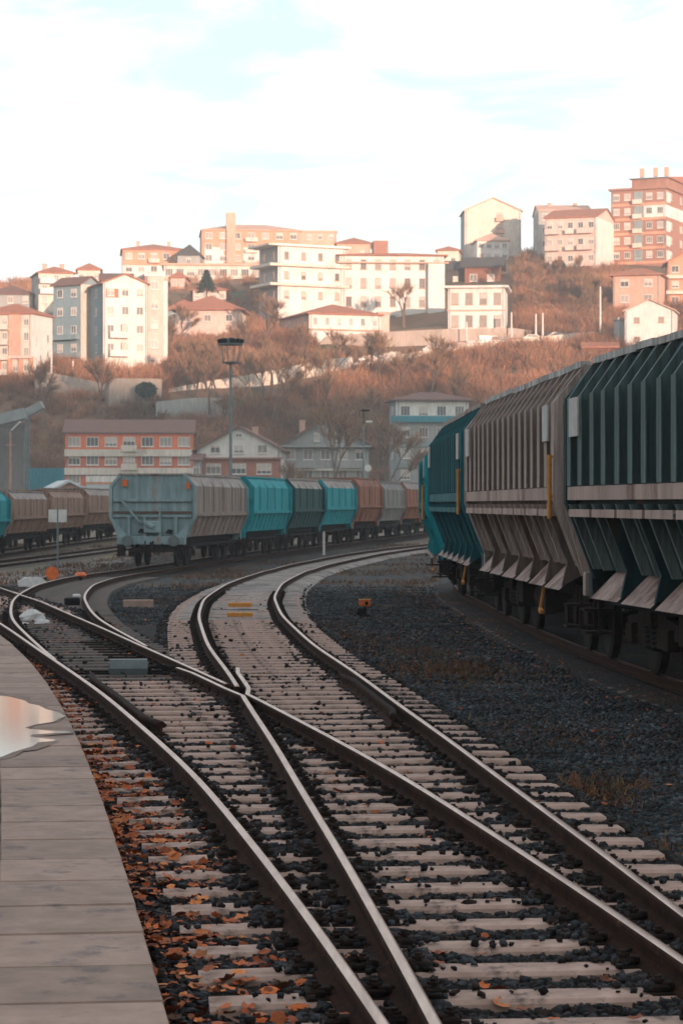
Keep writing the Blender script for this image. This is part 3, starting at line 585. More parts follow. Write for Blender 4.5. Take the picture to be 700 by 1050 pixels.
xx, yy = gp(332, 569, -.25); zz = float(g(yy)) - .28
m = MB(); m.box(-.06, .06, -.05, .05, 0, 1.15, bev=.015); m.prism([(-.06, 1.15), (.06, 1.15), (.02, 1.22), (-.02, 1.22)], -.05, .05)
tag(m.obj('marker_post', M_white, None, (xx, yy, zz)), 'short white marker post in front of the far wagons', 'post')
# double board sign
xx, yy = gp(59.5, 586, -.28); zz = float(g(yy)) - .3; sc = yy / F
t = empty('board_sign', (xx, yy, zz), 0, 'two square white boards on one slim pole beside the left siding', 'sign')
m = MB(); m.tube([(0, 0, 0), (0, 0, 66 * sc)], .04, 10); m.obj('pole', M_galv, t)
for s in (-1, 1): m = MB(); m.box(s * 5 * sc - 4.3 * sc, s * 5 * sc + 4.3 * sc, -.05, -.035, 51 * sc, 64 * sc, bev=.004); m.obj('board', M_white, t)
# ------------------------------------------------------------------ wagons
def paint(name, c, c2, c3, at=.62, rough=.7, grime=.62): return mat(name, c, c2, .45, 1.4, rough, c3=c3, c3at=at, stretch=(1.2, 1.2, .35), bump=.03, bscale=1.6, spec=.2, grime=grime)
P_dteal = paint('dark_teal_paint', (.006, .042, .047), (.003, .018, .022), (.06, .033, .024), .57)  # panel paint darkened further to hold the shade between the ribs
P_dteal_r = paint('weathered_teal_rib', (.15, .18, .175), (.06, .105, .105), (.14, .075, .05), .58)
P_grey = paint('brown_grey_paint', (.19, .145, .12), (.11, .082, .07), (.10, .05, .034), .56)  # kept darker than its ribs, shade between them put into the colour
P_grey_r = paint('grey_rib', (.43, .34, .30), (.29, .225, .195), (.13, .06, .042), .62)
P_teal = paint('teal_paint', (.005, .125, .15), (.003, .07, .09), (.02, .06, .06), .66)
P_teal_r = paint('teal_rib', (.015, .15, .165), (.006, .09, .105), (.05, .05, .045), .66)
P_bteal = paint('bright_teal_paint', (.006, .36, .41), (.004, .25, .29), (.05, .10, .10), .68)
P_pink = paint('dusty_pink_steel', (.40, .29, .25), (.26, .18, .155), (.13, .065, .045), .60, grime=.25)
P_flap = paint('worn_pale_steel', (.42, .30, .26), (.22, .15, .125), (.13, .06, .04), .54, grime=.45)
P_lip = paint('skylit_lip', (.50, .50, .48), (.36, .33, .31), (.2, .15, .12), .62)  # pale tone carries the light along the top edge
P_brown = paint('rust_brown_paint', (.42, .18, .11), (.27, .11, .07), (.10, .045, .03), .58)
P_lgrey = paint('light_grey_paint', (.30, .29, .28), (.22, .20, .19), (.14, .08, .06), .64)
P_fgrey = paint('far_grey_paint', (.34, .27, .235), (.24, .185, .16), (.18, .085, .055), .60)
P_bluegrey = paint('blue_grey_paint', (.25, .335, .35), (.18, .25, .265), (.27, .18, .13), .67, grime=.22)
P_ftop = paint('skylit_top', (.42, .36, .33), (.3, .26, .24), (.2, .13, .1), .62)  # sky light on the sloping tops put into this pale pink
P_board = mat('grey_board', (.48, .46, .44), (.34, .32, .30), .4, 5, .7)
RIBBED = [True]
def hexprof(sz, g_=0.0):
    """half section (x, z) from top to bottom, grown outwards by g_"""
    return [(1.25 + g_, 3.74 * sz), (1.52 + g_, 3.28 * sz), (1.52 + g_, 2.02 * sz), ((1.24 if RIBBED[0] else 1.28) + g_, 1.22 * sz)]
WHEEL = None
def wheel_mesh():
    m = MB(); m.tube([(-.07, 0, 0), (-.05, 0, 0), (.05, 0, 0), (.065, 0, 0)], [.40, .46, .455, .38], 28); m.tube([(-.1, 0, 0), (.1, 0, 0)], .1, 12)
    me = m.mesh('wheel', mat('wheel_steel', (.025, .02, .018), (.011, .009, .008), .5, 9, .8, spec=.1)); return me
WHEEL = wheel_mesh()
def bogie(root, yc, detail=True):
    b = MB()
    for s in (-1, 1):
        b.prism([(-1.25, .50), (-1.0, .50), (-.6, .38), (.6, .38), (1.0, .50), (1.25, .50), (1.25, .68), (.75, .72), (.45, .84), (-.45, .84), (-.75, .72), (-1.25, .68)], s * .98 - .05, s * .98 + .05, axis='x')
        for q in (-.9, .9): b.box(s * 1.03 - .07, s * 1.03 + .07, q - .16, q + .16, .38, .62, bev=.02)
    b.box(-1.1, 1.1, -.25, .25, .62, .86)
    f_ = b.obj('bogie', M_iron, root, (0, yc, 0))
    for q in (-.9, .9):
        for s in (-1, 1): link('wheel', WHEEL, f_, (s * .75, q, .46))
        if detail:
            a = MB(); a.tube([(-.7, q, .46), (.7, q, .46)], .08, 8); a.obj('axle', M_iron, f_)
    if detail:
        for s in (-1, 1):
            for q in (-.17, .17):
                sp_ = MB(); pts = [(s * 1.0 + .07 * math.cos(t * .9), q + .07 * math.sin(t * .9), .34 + t * .0085) for t in range(44)]; sp_.tube(pts, .017, 5); sp_.obj('spring', M_black, f_)
    return f_
def wagon(T, y_near, L, sz, body, rib, waist, lip, label, group, ribs=None, rib_d=.13, flaps=True, bars=True, ribbed=True, endmat=None, nearend=False, topmat=None):
    yc = y_near + L / 2; s = (cx_(T, yc + 3) - cx_(T, yc - 3)) / 6; ang = -math.atan(s)
    root = empty('hopper_wagon', (cx_(T, yc), yc, float(g(yc))), ang, label, 'wagon', group)
    RIBBED[0] = ribbed; h = L / 2 - .42; P = hexprof(sz); endmat = endmat or body; sl = .55 if ribbed else .06
    # hull: faces panel by panel, lower hopper ends slope inwards
    def ring(yv, yl):
        l = [(-x, yv if i < 3 else yl, z) for i, (x, z) in enumerate(P)]; r = [(x, yv if i < 3 else yl, z) for i, (x, z) in enumerate(P)]
        return l + r[::-1]
    A = ring(-h, -h + sl); B = ring(h, h - sl)
    m = MB(); n = 8
    m.add(A + B, [(k, 8 + k, 8 + (k + 1) % 8, (k + 1) % 8) for k in (1, 2, 3, 4, 5)])
    m.add(A + B, [(0, 8, 9, 1), (6, 14, 15, 7)], 2)
    # ends: upper plate and sloping lower plate
    for Q, f_ in ((A, 1), (B, -1)):
        m.add(Q, [(0, 1, 2, 5, 6, 7)][::f_], 1); m.add(Q, [(2, 3, 4, 5)], 1)
    m.add([(-1.25, -h, 3.62 * sz), (1.25, -h, 3.62 * sz), (1.25, h, 3.62 * sz), (-1.25, h, 3.62 * sz)], [(0, 1, 2, 3)], 3)
    m.obj('hopper_body', [body, endmat, topmat or body, M_black], root)
    # lip around the opening
    m = MB()
    for sx in (-1, 1):
        n_ = 14
        for i in range(n_):
            a0 = -h + 2 * h * i / n_; a1 = -h + 2 * h * (i + 1) / n_; dz = random.uniform(-.012, .012); w_ = random.uniform(-.01, .012)
            m.box(sx * 1.25 - .07 + w_, sx * 1.25 + .07 + w_, a0, a1, 3.71 * sz + dz, 3.79 * sz + dz)
    for sy in (-1, 1): m.box(-1.16, 1.16, sy * h - .05, sy * h + .05, 3.71 * sz, 3.78 * sz)
    m.obj('top_lip', lip, root)
    # ribs
    n_r = int(round(2 * h / (.72 if ribbed else 1.15))); st = 2 * (h - .15) / n_r; th = .035 if ribbed else .02
    G = hexprof(sz, rib_d)
    def ribmesh(up):
        q = MB()
        if up: poly = [(P[0][0] - .03, P[0][1]), (G[0][0] - .02, G[0][1] - .05), (G[1][0], G[1][1]), (G[2][0], G[2][1] + .2), (P[2][0] - .02, P[2][1] + .2), (P[1][0] - .02, P[1][1])]
        else: poly = [(P[2][0] - .03, P[2][1] - .02), (G[2][0], G[2][1] - .02), (G[3][0] - .02, G[3][1]), (P[3][0] - .04, P[3][1])]
        q.prism(poly, -th, th)
        if ribbed and up:
            for a_, b_ in ((0, 1),):
                pass
            q.box(G[1][0] - .012, G[1][0] + .004, -th - .07, th + .07, G[2][1] + .2, G[1][1])
        return q
    RU = ribmesh(True).mesh('rib', rib); RL = ribmesh(False).mesh('lower_rib', rib)
    for sx in (0, 1):
        for i in range(n_r + 1):
            y_ = -h + .15 + i * st
            for nm, me in (('rib', RU), ('lower_rib', RL)):
                if nm == 'rib' and not ribbed and i % 2: continue
                jr = random.uniform(-.012, .012) if ribbed else 0; link(nm, me, root, (0, y_ + (random.uniform(-.05, .05) if ribbed else 0), 0), (0, 0, math.pi * sx + jr))
    for sx in (-1, 1):
        m = MB(); m.box(min(sx * 1.54, sx * (1.64 if ribbed else 1.6)), max(sx * 1.54, sx * (1.64 + (.03 if ribbed else 0))), -h, h, 2.02 * sz + .03, 2.02 * sz + (.19 if ribbed else .12)); m.obj('waist_beam', waist, root)
        if ribbed:
            m = MB()
            for i in range(0, n_r, 2):
                a0 = -h + .15 + i * st + .06; m.box(min(sx * 1.48, sx * 1.66), max(sx * 1.48, sx * 1.66), a0, a0 + 2 * st - .14, 2.02 * sz - .17, 2.02 * sz - .08)
            m.obj('lower_beam', waist, root)
    # flaps and webs at the bottom
    nf = 6
    for sx in (-1, 1):
        seg = 2 * (h - .6) / nf
        for i in range(nf):
            a0 = -h + .6 + i * seg
            if flaps:
                q = MB(); q.add([(sx * 1.16, a0 + .1, 1.22 * sz), (sx * 1.16, a0 + seg - .1, 1.22 * sz), (sx * 1.49, a0 + seg - .1, .89 * sz), (sx * 1.49, a0 + .1, .90 * sz),
                               (sx * 1.16, a0 + .1, 1.18 * sz), (sx * 1.16, a0 + seg - .1, 1.18 * sz), (sx * 1.44, a0 + seg - .2, .93 * sz), (sx * 1.44, a0 + .2, .93 * sz)],
                              [(0, 1, 2, 3), (4, 5, 6, 7), (0, 1, 5, 4), (1, 2, 6, 5), (2, 3, 7, 6), (3, 0, 4, 7)]); q.obj('discharge_flap', P_flap, root)
            q = MB(); q.prism([(sx * 1.5, 1.95 * sz), (sx * 1.66, 1.9 * sz), (sx * 1.40, 1.26 * sz), (sx * 1.47, .95 * sz), (sx * 1.10, 1.15 * sz)], a0 - .035, a0 + .035)
            if flaps: q.obj('web_plate', body, root)
    m = MB(); m.box(-1.0, 1.0, -h + .2, h - .2, .95 * sz, 1.18 * sz)
    for sx in (-1, 1): m.box(sx * 1.1 - .06, sx * 1.1 + .06, -h + .1, h - .1, .80 * sz, .92 * sz)
    m.obj('underframe', M_black, root)
    # headstocks, end plates and posts
    for sy in (-1, 1):
        q = MB(); ye = sy * (h + .22); q.box(-1.3, 1.3, ye - .11, ye + .11, .86, 1.16, bev=.01)
        for sx in (-1, 1):
            q.prism([(sx * 1.54, 3.28 * sz), (sx * 1.66, 3.28 * sz), (sx * 1.66, 2.02 * sz), (sx * 1.3, 1.1), (sx * 1.18, 1.1), (sx * 1.53, 2.02 * sz)], sy * h - .05, sy * h + .05)
            q.prism([(sx * 1.55, 2.0 * sz), (sx * 1.30, 1.12), (sx * .85, 1.12)], sy * h - .03 + sy * .14, sy * h + .03 + sy * .14)
            q.prism([(sx * 1.25, 3.77 * sz), (sx * 1.66, 3.28 * sz), (sx * 1.53, 3.26 * sz), (sx * 1.2, 3.66 * sz)], sy * h - .051, sy * h + .051)
        q.obj('end_frame', endmat, root)
        q = MB()
        for z_ in (2.02 * sz, 2.65 * sz): q.box(-1.5, 1.5, sy * (h + .05) - .05, sy * (h + .05) + .05, z_, z_ + .1)
        for x_ in (-.9, -.3, .3, .9): q.box(x_ - .05, x_ + .05, sy * (h + .06) - .05, sy * (h + .06) + .05, 1.16, 2.02 * sz)
        q.obj('end_stiffener', waist if ribbed else endmat, root)
        for sx in (-1, 1):
            q = MB(); q.tube([(sx * .88, sy * (h + .33), 1.0), (sx * .88, sy * (h + .42), 1.0)], .09, 14); q.tube([(sx * .88, sy * (h + .40), 1.0), (sx * .88, sy * (h + .445), 1.0)], .21, 20); q.obj('buffer', M_grey_steel if not ribbed else M_iron, root)
            if bars and sy < 0:
                q = MB(); q.tube([(sx * 1.70, sy * (h - .05), 1.82 * sz), (sx * 1.70, sy * (h - .05), 2.62 * sz)], .028, 8)
                for z_ in (2.1, 2.6): q.tube([(sx * 1.70, sy * (h - .05), z_ * sz), (sx * 1.50, sy * (h - .05), z_ * sz)], .02, 6)
                q.obj('handrail', mat('yellow_handrail', (.55, .24, .04), (.4, .16, .03), .5, 9, .6), root)
            if ribbed:
                q = MB(); q.box(min(sx * 1.66, sx * 1.685), max(sx * 1.66, sx * 1.685), sy * (h - .62) - .26, sy * (h - .62) + .26, 2.80 * sz, 3.26 * sz, bev=.003); q.obj('side_board', P_board, root)
        q = MB(); q.bar((0, sy * (h + .3), .95), (0, sy * (h + .42), .8), .07); q.bar((0, sy * (h + .4), .8), (0, sy * (h + .42), .45), .05); q.obj('coupling', M_iron, root)
        for sx in (-1, 1):
            q = MB()
            for z_ in (.45, .72): q.box(sx * 1.3 - .18, sx * 1.3 + .18, sy * (h - .2) - .15, sy * (h - .2) + .15, z_, z_ + .03)
            q.bar((sx * 1.3, sy * (h - .05), .44), (sx * 1.3, sy * (h - .05), .97), .04); q.bar((sx * 1.3, sy * (h - .35), .44), (sx * 1.3, sy * (h - .35), .97), .04); q.obj('step', M_iron, root)
    q = MB(); q.bar((-1.35, -h + 3.1, .95), (-1.42, -h + 3.1, .55), .035); q.bar((-1.42, -h + 3.1, .55), (-1.42, -h + 2.9, .52), .05); q.obj('brake_lever', M_orange if not ribbed else M_yellow, root)
    q = MB(); q.tube([(-.9, -.6, .62), (-.9, .7, .62)], .2, 14); q.box(-1.2, -.7, 1.2, 1.7, .5, .85); q.box(-1.25, -1.1, -1.8, -1.2, .45, .8); q.obj('brake_gear', M_iron, root)
    for q_ in (-1, 1): bogie(root, q_ * (h - 1.9), ribbed)
    return root
GN = 'big ribbed hopper wagons on the right hand track'
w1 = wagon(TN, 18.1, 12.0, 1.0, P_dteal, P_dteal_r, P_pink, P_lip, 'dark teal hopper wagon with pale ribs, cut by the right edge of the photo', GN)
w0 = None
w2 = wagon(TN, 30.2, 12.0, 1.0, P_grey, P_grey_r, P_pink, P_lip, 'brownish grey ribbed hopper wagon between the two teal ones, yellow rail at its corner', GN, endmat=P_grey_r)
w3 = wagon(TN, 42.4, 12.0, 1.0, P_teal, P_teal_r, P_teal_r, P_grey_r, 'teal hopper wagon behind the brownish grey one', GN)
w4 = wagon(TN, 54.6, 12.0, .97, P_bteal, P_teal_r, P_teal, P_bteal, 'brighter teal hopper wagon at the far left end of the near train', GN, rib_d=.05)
GF = 'hopper wagons of the train curving away in the middle distance'
fw = [(91.4, 13.6, .935, P_fgrey, P_ftop, 'grey hopper wagon leading the middle train, its blunt blue grey end facing us', P_bluegrey),
      (105.6, 11.8, .94, P_bteal, P_bteal, 'bright teal hopper wagon directly behind the grey leading one', None),
      (117.5, 10.8, .94, P_dteal, P_ftop, 'dark green hopper wagon with sky light coloured into its top between two teal ones', None),
      (128.4, 11.6, .96, P_bteal, P_ftop, 'teal hopper wagon standing between the dark green and the rust brown wagons', None),
      (140.2, 10.4, 1.0, P_brown, P_brown, 'rust brown hopper wagon, tallest of the middle train', None),
      (150.8, 11.0, .95, P_lgrey, P_lgrey, 'light grey hopper wagon between the two rust brown ones', None),
      (162, 11.0, .97, P_brown, P_ftop, 'rust brown hopper wagon with sky light coloured into its top beyond the light grey one', None),
      (173.2, 11.0, .97, P_brown, P_ftop, 'last visible brown wagon of the middle train beside the teal near train', None)]
P_dgreen = paint('dark_green_paint', (.02, .095, .10), (.012, .06, .065), (.06, .05, .045), .64)
for i, (yn, L, sz, bd, tp, lb, em) in enumerate(fw):
    bd = P_dgreen if i == 2 else bd
    w = wagon(TC, yn, L, sz, bd, bd, bd, tp, lb, GF, rib_d=.04, flaps=False, bars=False, ribbed=False, endmat=em or bd, topmat=tp)
    if i == 0:
        h = L / 2 - .42; ye = -h - .09
        q = MB(); q.box(-1.5, 1.5, ye - .03, ye + .03, 2.02, 2.11); q.obj('end_band', mat('rusty_band', (.13, .085, .07), (.08, .05, .04), .5, 6, .8), w)
        q = MB(); q.bar((-1.2, ye - .05, 2.55), (-.5, ye - .08, 1.75), .07); q.bar((-.5, ye - .08, 1.75), (.25, ye - .08, 1.6), .06); q.bar((.3, ye - .06, 2.3), (.3, ye - .06, 1.2), .06); q.obj('brace', P_bluegrey, w)
        q = MB(); q.box(-1.15, -.95, ye - .025, ye + .02, 3.05, 3.3); q.box(1.3, 1.42, ye - .025, ye + .02, 2.95, 3.2); q.obj('orange_patch', M_orange, w)
        for (xa, xb, z0) in ((-.55, -.12, 1.30), (.5, .8, 1.28)):
            q = MB(); q.add([(xa, ye - .035, z0), (xb - .06, ye - .035, z0 - .03), (xb, ye - .035, z0 + .12), (xa + .1, ye - .035, z0 + .16), (xa, ye - .01, z0), (xb - .06, ye - .01, z0 - .03), (xb, ye - .01, z0 + .12), (xa + .1, ye - .01, z0 + .16)], [(0, 1, 2, 3), (4, 5, 6, 7), (0, 1, 5, 4), (1, 2, 6, 5), (2, 3, 7, 6), (3, 0, 4, 7)]); q.obj('opening', M_black, w)  # black plates painted as the shade inside two holes
        q = MB(); q.tube([(.1, ye - .3, 1.0), (.05, ye - .42, .6), (.3, ye - .4, .5), (.45, ye - .3, .9)], .03, 6); q.tube([(-.2, ye - .3, 1.0), (-.25, ye - .42, .62), (-.5, ye - .35, .9)], .03, 6); q.obj('air_hose', M_black, w)
        q = MB(); q.bar((-.85, ye - .3, .62), (.95, ye - .3, .62), .09); q.bar((-1.0, ye - .2, .9), (-.3, ye - .3, .6), .06); q.bar((1.0, ye - .2, .9), (.35, ye - .3, .6), .06); q.box(-1.28, -1.0, ye - .3, ye - .05, .42, .86); q.obj('end_gear', M_iron, w)
        q = MB(); q.tube([(-.2, ye - .06, 1.65), (.05, ye - .06, 1.5)], .13, 10); q.box(-.3, .35, ye - .12, ye - .02, 1.3, 1.75, bev=.02); q.obj('gear_box', P_bluegrey, w)
P_warm = paint('warm_brown_paint', (.40, .25, .19), (.27, .165, .125), (.2, .085, .05), .58)
GD = 'brown wagons on the far left siding'
for (yn, L, sz, bd, tp, lb) in ((96.2, 14.7, .77, P_bteal, P_bteal, 'teal wagon cut by the left edge of the photo'), (111.2, 14.6, .78, P_warm, P_ftop, 'brown grey wagon with a dark top rim behind the two white boards'),
                                (126.2, 14.6, .80, P_warm, P_warm, 'brown wagon in front of the low white roofed shed'), (141.2, 14.6, .84, P_warm, P_ftop, 'pinkish brown wagon half hidden by the blunt grey wagon end'), (156.2, 14.6, .84, P_brown, P_brown, 'farthest brown wagon of the left siding, hidden behind the middle train')):
    wagon(TD, yn, L, sz, bd, bd, bd, tp, lb, GD, rib_d=.04, flaps=False, bars=False, ribbed=False, topmat=tp)
# ------------------------------------------------------------------ hillside
def wp(u, v, d): return ((u - 350) * d / F, d, EYE + (HZ - v) * d / F)
CP = []
for x in (-700, -400, -200, -100, -50, 0, 50, 100, 200, 400, 700): CP += [(x, 395, -.6), (x, 350, -.7)]
for p in [(25, 396, 421), (-40, 396, 424), (110, 386, 436), (165, 384, 440), (110, 384, 452), (60, 300, 535), (15, 316, 545), (-60, 310, 560), (210, 345, 482), (250, 345, 484), (200, 372, 452), (250, 368, 456), (330, 352, 462), (340, 400, 425), (300, 400, 428), (385, 373, 446), (385, 372, 453), (330, 384, 440),
          (450, 361, 453), (450, 360, 460), (520, 353, 460), (520, 352, 468), (610, 345, 468), (610, 344, 476), (640, 350, 452), (455, 338, 474), (400, 337, 496), (330, 337, 500), (300, 338, 500), (500, 338, 478), (480, 292, 528), (530, 300, 515), (560, 282, 535), (620, 282, 535), (650, 325, 488), (690, 322, 488), (560, 320, 500),
          (500, 264, 578), (640, 265, 560), (700, 264, 560), (760, 262, 560), (800, 330, 480), (850, 360, 440), (150, 292, 600), (200, 285, 590), (260, 275, 620), (320, 275, 620), (400, 275, 600), (440, 275, 600), (-120, 396, 430), (-200, 330, 520), (150, 330, 500), (640, 400, 428), (540, 400, 428), (440, 402, 426), (60, 402, 418), (160, 402, 420), (250, 402, 424)]: CP.append(wp(*p))
for x in (-900, -500, -300, -150, 0, 150, 300, 600, 900): CP += [(x, 720, 66), (x, 900, 62), (x, 1300, 20)]
CP += [(-350, 440, 22), (-350, 560, 46), (-500, 560, 44), (350, 460, 26), (350, 560, 52), (600, 560, 50), (600, 450, 20), (-700, 450, 15)]
CPa = np.array(CP); Cxy = CPa[:, :2] / 100
def U_(r2): return np.where(r2 > 0, r2 * np.log(r2 + 1e-12) * .5, 0)
n = len(CPa); K = U_(((Cxy[:, None] - Cxy[None]) ** 2).sum(-1)) + np.eye(n) * .002
Pm = np.concatenate([np.ones((n, 1)), Cxy], 1); A_ = np.block([[K, Pm], [Pm.T, np.zeros((3, 3))]])
wt = np.linalg.solve(A_, np.concatenate([CPa[:, 2], np.zeros(3)]))
def hz(X, Y):
    X = np.asarray(X, float); Y = np.asarray(Y, float); p = np.stack([X.ravel(), Y.ravel()], -1) / 100
    r2 = ((p[:, None] - Cxy[None]) ** 2).sum(-1); z = U_(r2) @ wt[:n] + wt[n] + p @ wt[n + 1:]
    z = np.where(p[:, 1] < 3.9, np.minimum(z, -.55), z)
    return z.reshape(X.shape)
M_hill = mat('hillside_earth', (.26, .14, .08), (.13, .08, .05), .5, .06, .95, c3=(.06, .06, .025), c3at=.56, bump=.4, bscale=.5)
hx = np.concatenate([np.arange(-900, -150, 25), np.arange(-150, 150, 2.5), np.arange(150, 901, 25)]); hy = np.concatenate([np.arange(380, 660, 2.5), np.arange(660, 1301, 40)])
tag(grid(0, 0, 0, 0, 0, 0, lambda X, Y: hz(X, Y) + .5 * vnoise(X, Y, 7, 51) * (Y > 400), 'hillside', M_hill, xw=hx, yw=hy), kind='structure')
# the range of hills behind the photographer, whose shadow covers the yard
def ridge(X, Y): 
    t = np.clip(1 - np.abs(Y + 400) / 190, 0, 1); return -1 + (RIDGE_H + 6 * vnoise(X, Y, 160, 61) + 5 * vnoise(X, Y, 40, 62)) * (t * t * (3 - 2 * t))
RIDGE_H = 127.5
tag(grid(-1200, 2000, 120, -600, -200, 40, ridge, 'hills', M_hill), kind='structure')
# ------------------------------------------------------------------ buildings
def wallmat(name, c, dirt=None): return mat('wall_' + name, c, tuple(v * .8 for v in c), .5, .35, .9, c3=dirt or tuple(v * .62 for v in c), c3at=.62, stretch=(1, 1, .5), grime=.22)
WM = dict(white=wallmat('white', (.74, .70, .66)), cream=wallmat('cream', (.68, .60, .52)), pink=wallmat('pink', (.66, .50, .44)), blue=wallmat('blue', (.24, .32, .35)), orange=wallmat('orange', (.62, .31, .20)),
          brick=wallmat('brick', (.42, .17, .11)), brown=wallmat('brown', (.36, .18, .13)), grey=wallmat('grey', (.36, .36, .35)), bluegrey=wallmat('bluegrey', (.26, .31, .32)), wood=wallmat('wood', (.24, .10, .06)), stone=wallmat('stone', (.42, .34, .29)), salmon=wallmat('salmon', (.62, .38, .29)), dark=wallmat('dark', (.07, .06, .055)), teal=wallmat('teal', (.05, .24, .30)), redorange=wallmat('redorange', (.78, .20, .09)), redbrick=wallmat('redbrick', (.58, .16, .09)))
M_tile = mat('roof_tile', (.42, .17, .10), (.28, .11, .07), .5, .6, .9, c3=(.2, .1, .08), c3at=.62, stretch=(1, 4, 1))
M_tile_brown = mat('roof_tile_brown', (.21, .11, .085), (.14, .075, .06), .5, .6, .9, stretch=(1, 4, 1))
M_tile_dark = mat('roof_dark', (.08, .07, .068), (.05, .045, .04), .5, .6, .9)
M_sheet = mat('roof_sheet', (.55, .58, .58), (.42, .44, .45), .5, .8, .5)
M_gallery = mat('gallery_sheet', (.32, .33, .33), (.22, .23, .23), .5, .8, .7)
M_frame = mat('window_frame', (.70, .68, .65), (.55, .53, .5), .4, 2, .7)
M_frame_d = mat('window_frame_brown', (.5, .31, .24), None, .4, 2, .7)
def pane_mat():
    m = bpy.data.materials.new('window_pane'); m.use_nodes = True; t = m.node_tree; b = t.nodes['Principled BSDF']
    oi = N(t, 'ShaderNodeObjectInfo'); r = N(t, 'ShaderNodeValToRGB'); e = r.color_ramp.elements
    e[0].color = (.09, .09, .09, 1); e[1].color = (.42, .36, .32, 1); e[0].position = .35; e[1].position = 1
    tc = N(t, 'ShaderNodeTexCoord'); ns = N(t, 'ShaderNodeTexNoise'); ns.inputs['Scale'].default_value = 1.2; t.links.new(tc.outputs['Object'], ns.inputs['Vector'])
    a = math_node(t, 'ADD', math_node(t, 'MULTIPLY', ns.outputs[0], .35), math_node(t, 'MULTIPLY', oi.outputs['Random'], .8)); t.links.new(a, r.inputs[0]); t.links.new(r.outputs[0], b.inputs['Base Color'])
    b.inputs['Roughness'].default_value = .35; b.inputs['Specular IOR Level'].default_value = .25; return m
M_pane = pane_mat()
WIN = {}
M_blind = mat('window_blind', (.58, .5, .45), (.45, .38, .34), .4, 2, .8)
def winmesh(w, h, fr='w', div=1):
    k = (round(w, 2), round(h, 2), fr, div)
    if k in WIN: return WIN[k]
    f_ = .09; m = MB(); a, b = w / 2, h / 2
    m.box(-a, -a + f_, -.06, .03, -b, b); m.box(a - f_, a, -.06, .03, -b, b); m.box(-a + f_, a - f_, -.06, .03, -b, -b + f_); m.box(-a + f_, a - f_, -.06, .03, b - f_, b)
    for i in range(1, div + 1):
        x = -a + w * i / (div + 1); m.box(x - .035, x + .035, -.05, .03, -b + f_, b - f_)
    m.box(-a - .08, a + .08, -.16, .0, -b - .1, -b - .002)
    p = MB(); p.box(-a + f_ * .9, a - f_ * .9, -.02, .01, -b + f_ * .9, b - f_ * .9)
    WIN[k] = (m.mesh('window', M_frame if fr == 'w' else M_frame_d), p.mesh('pane', M_pane)); return WIN[k]
def window(root, x, y, z, w, h, rz=0, fr='w', div=1):
    a, b = winmesh(w, h, fr, div); o = link('window', a, root, (x, y, z), (0, 0, rz)); link('pane', b, o)
    if random.random() < .38 and h > 1:
        kk = ('blind', round(w, 2), round(h, 2), random.choice((.3, .5, .75)))
        if kk not in WIN: q = MB(); q.box(-w / 2 + .1, w / 2 - .1, -.04, -.022, h / 2 - .1 - (h - .2) * kk[3], h / 2 - .1); WIN[kk] = q.mesh('blind', M_blind)
        link('blind', WIN[kk], o)
    return o
class Bld: pass
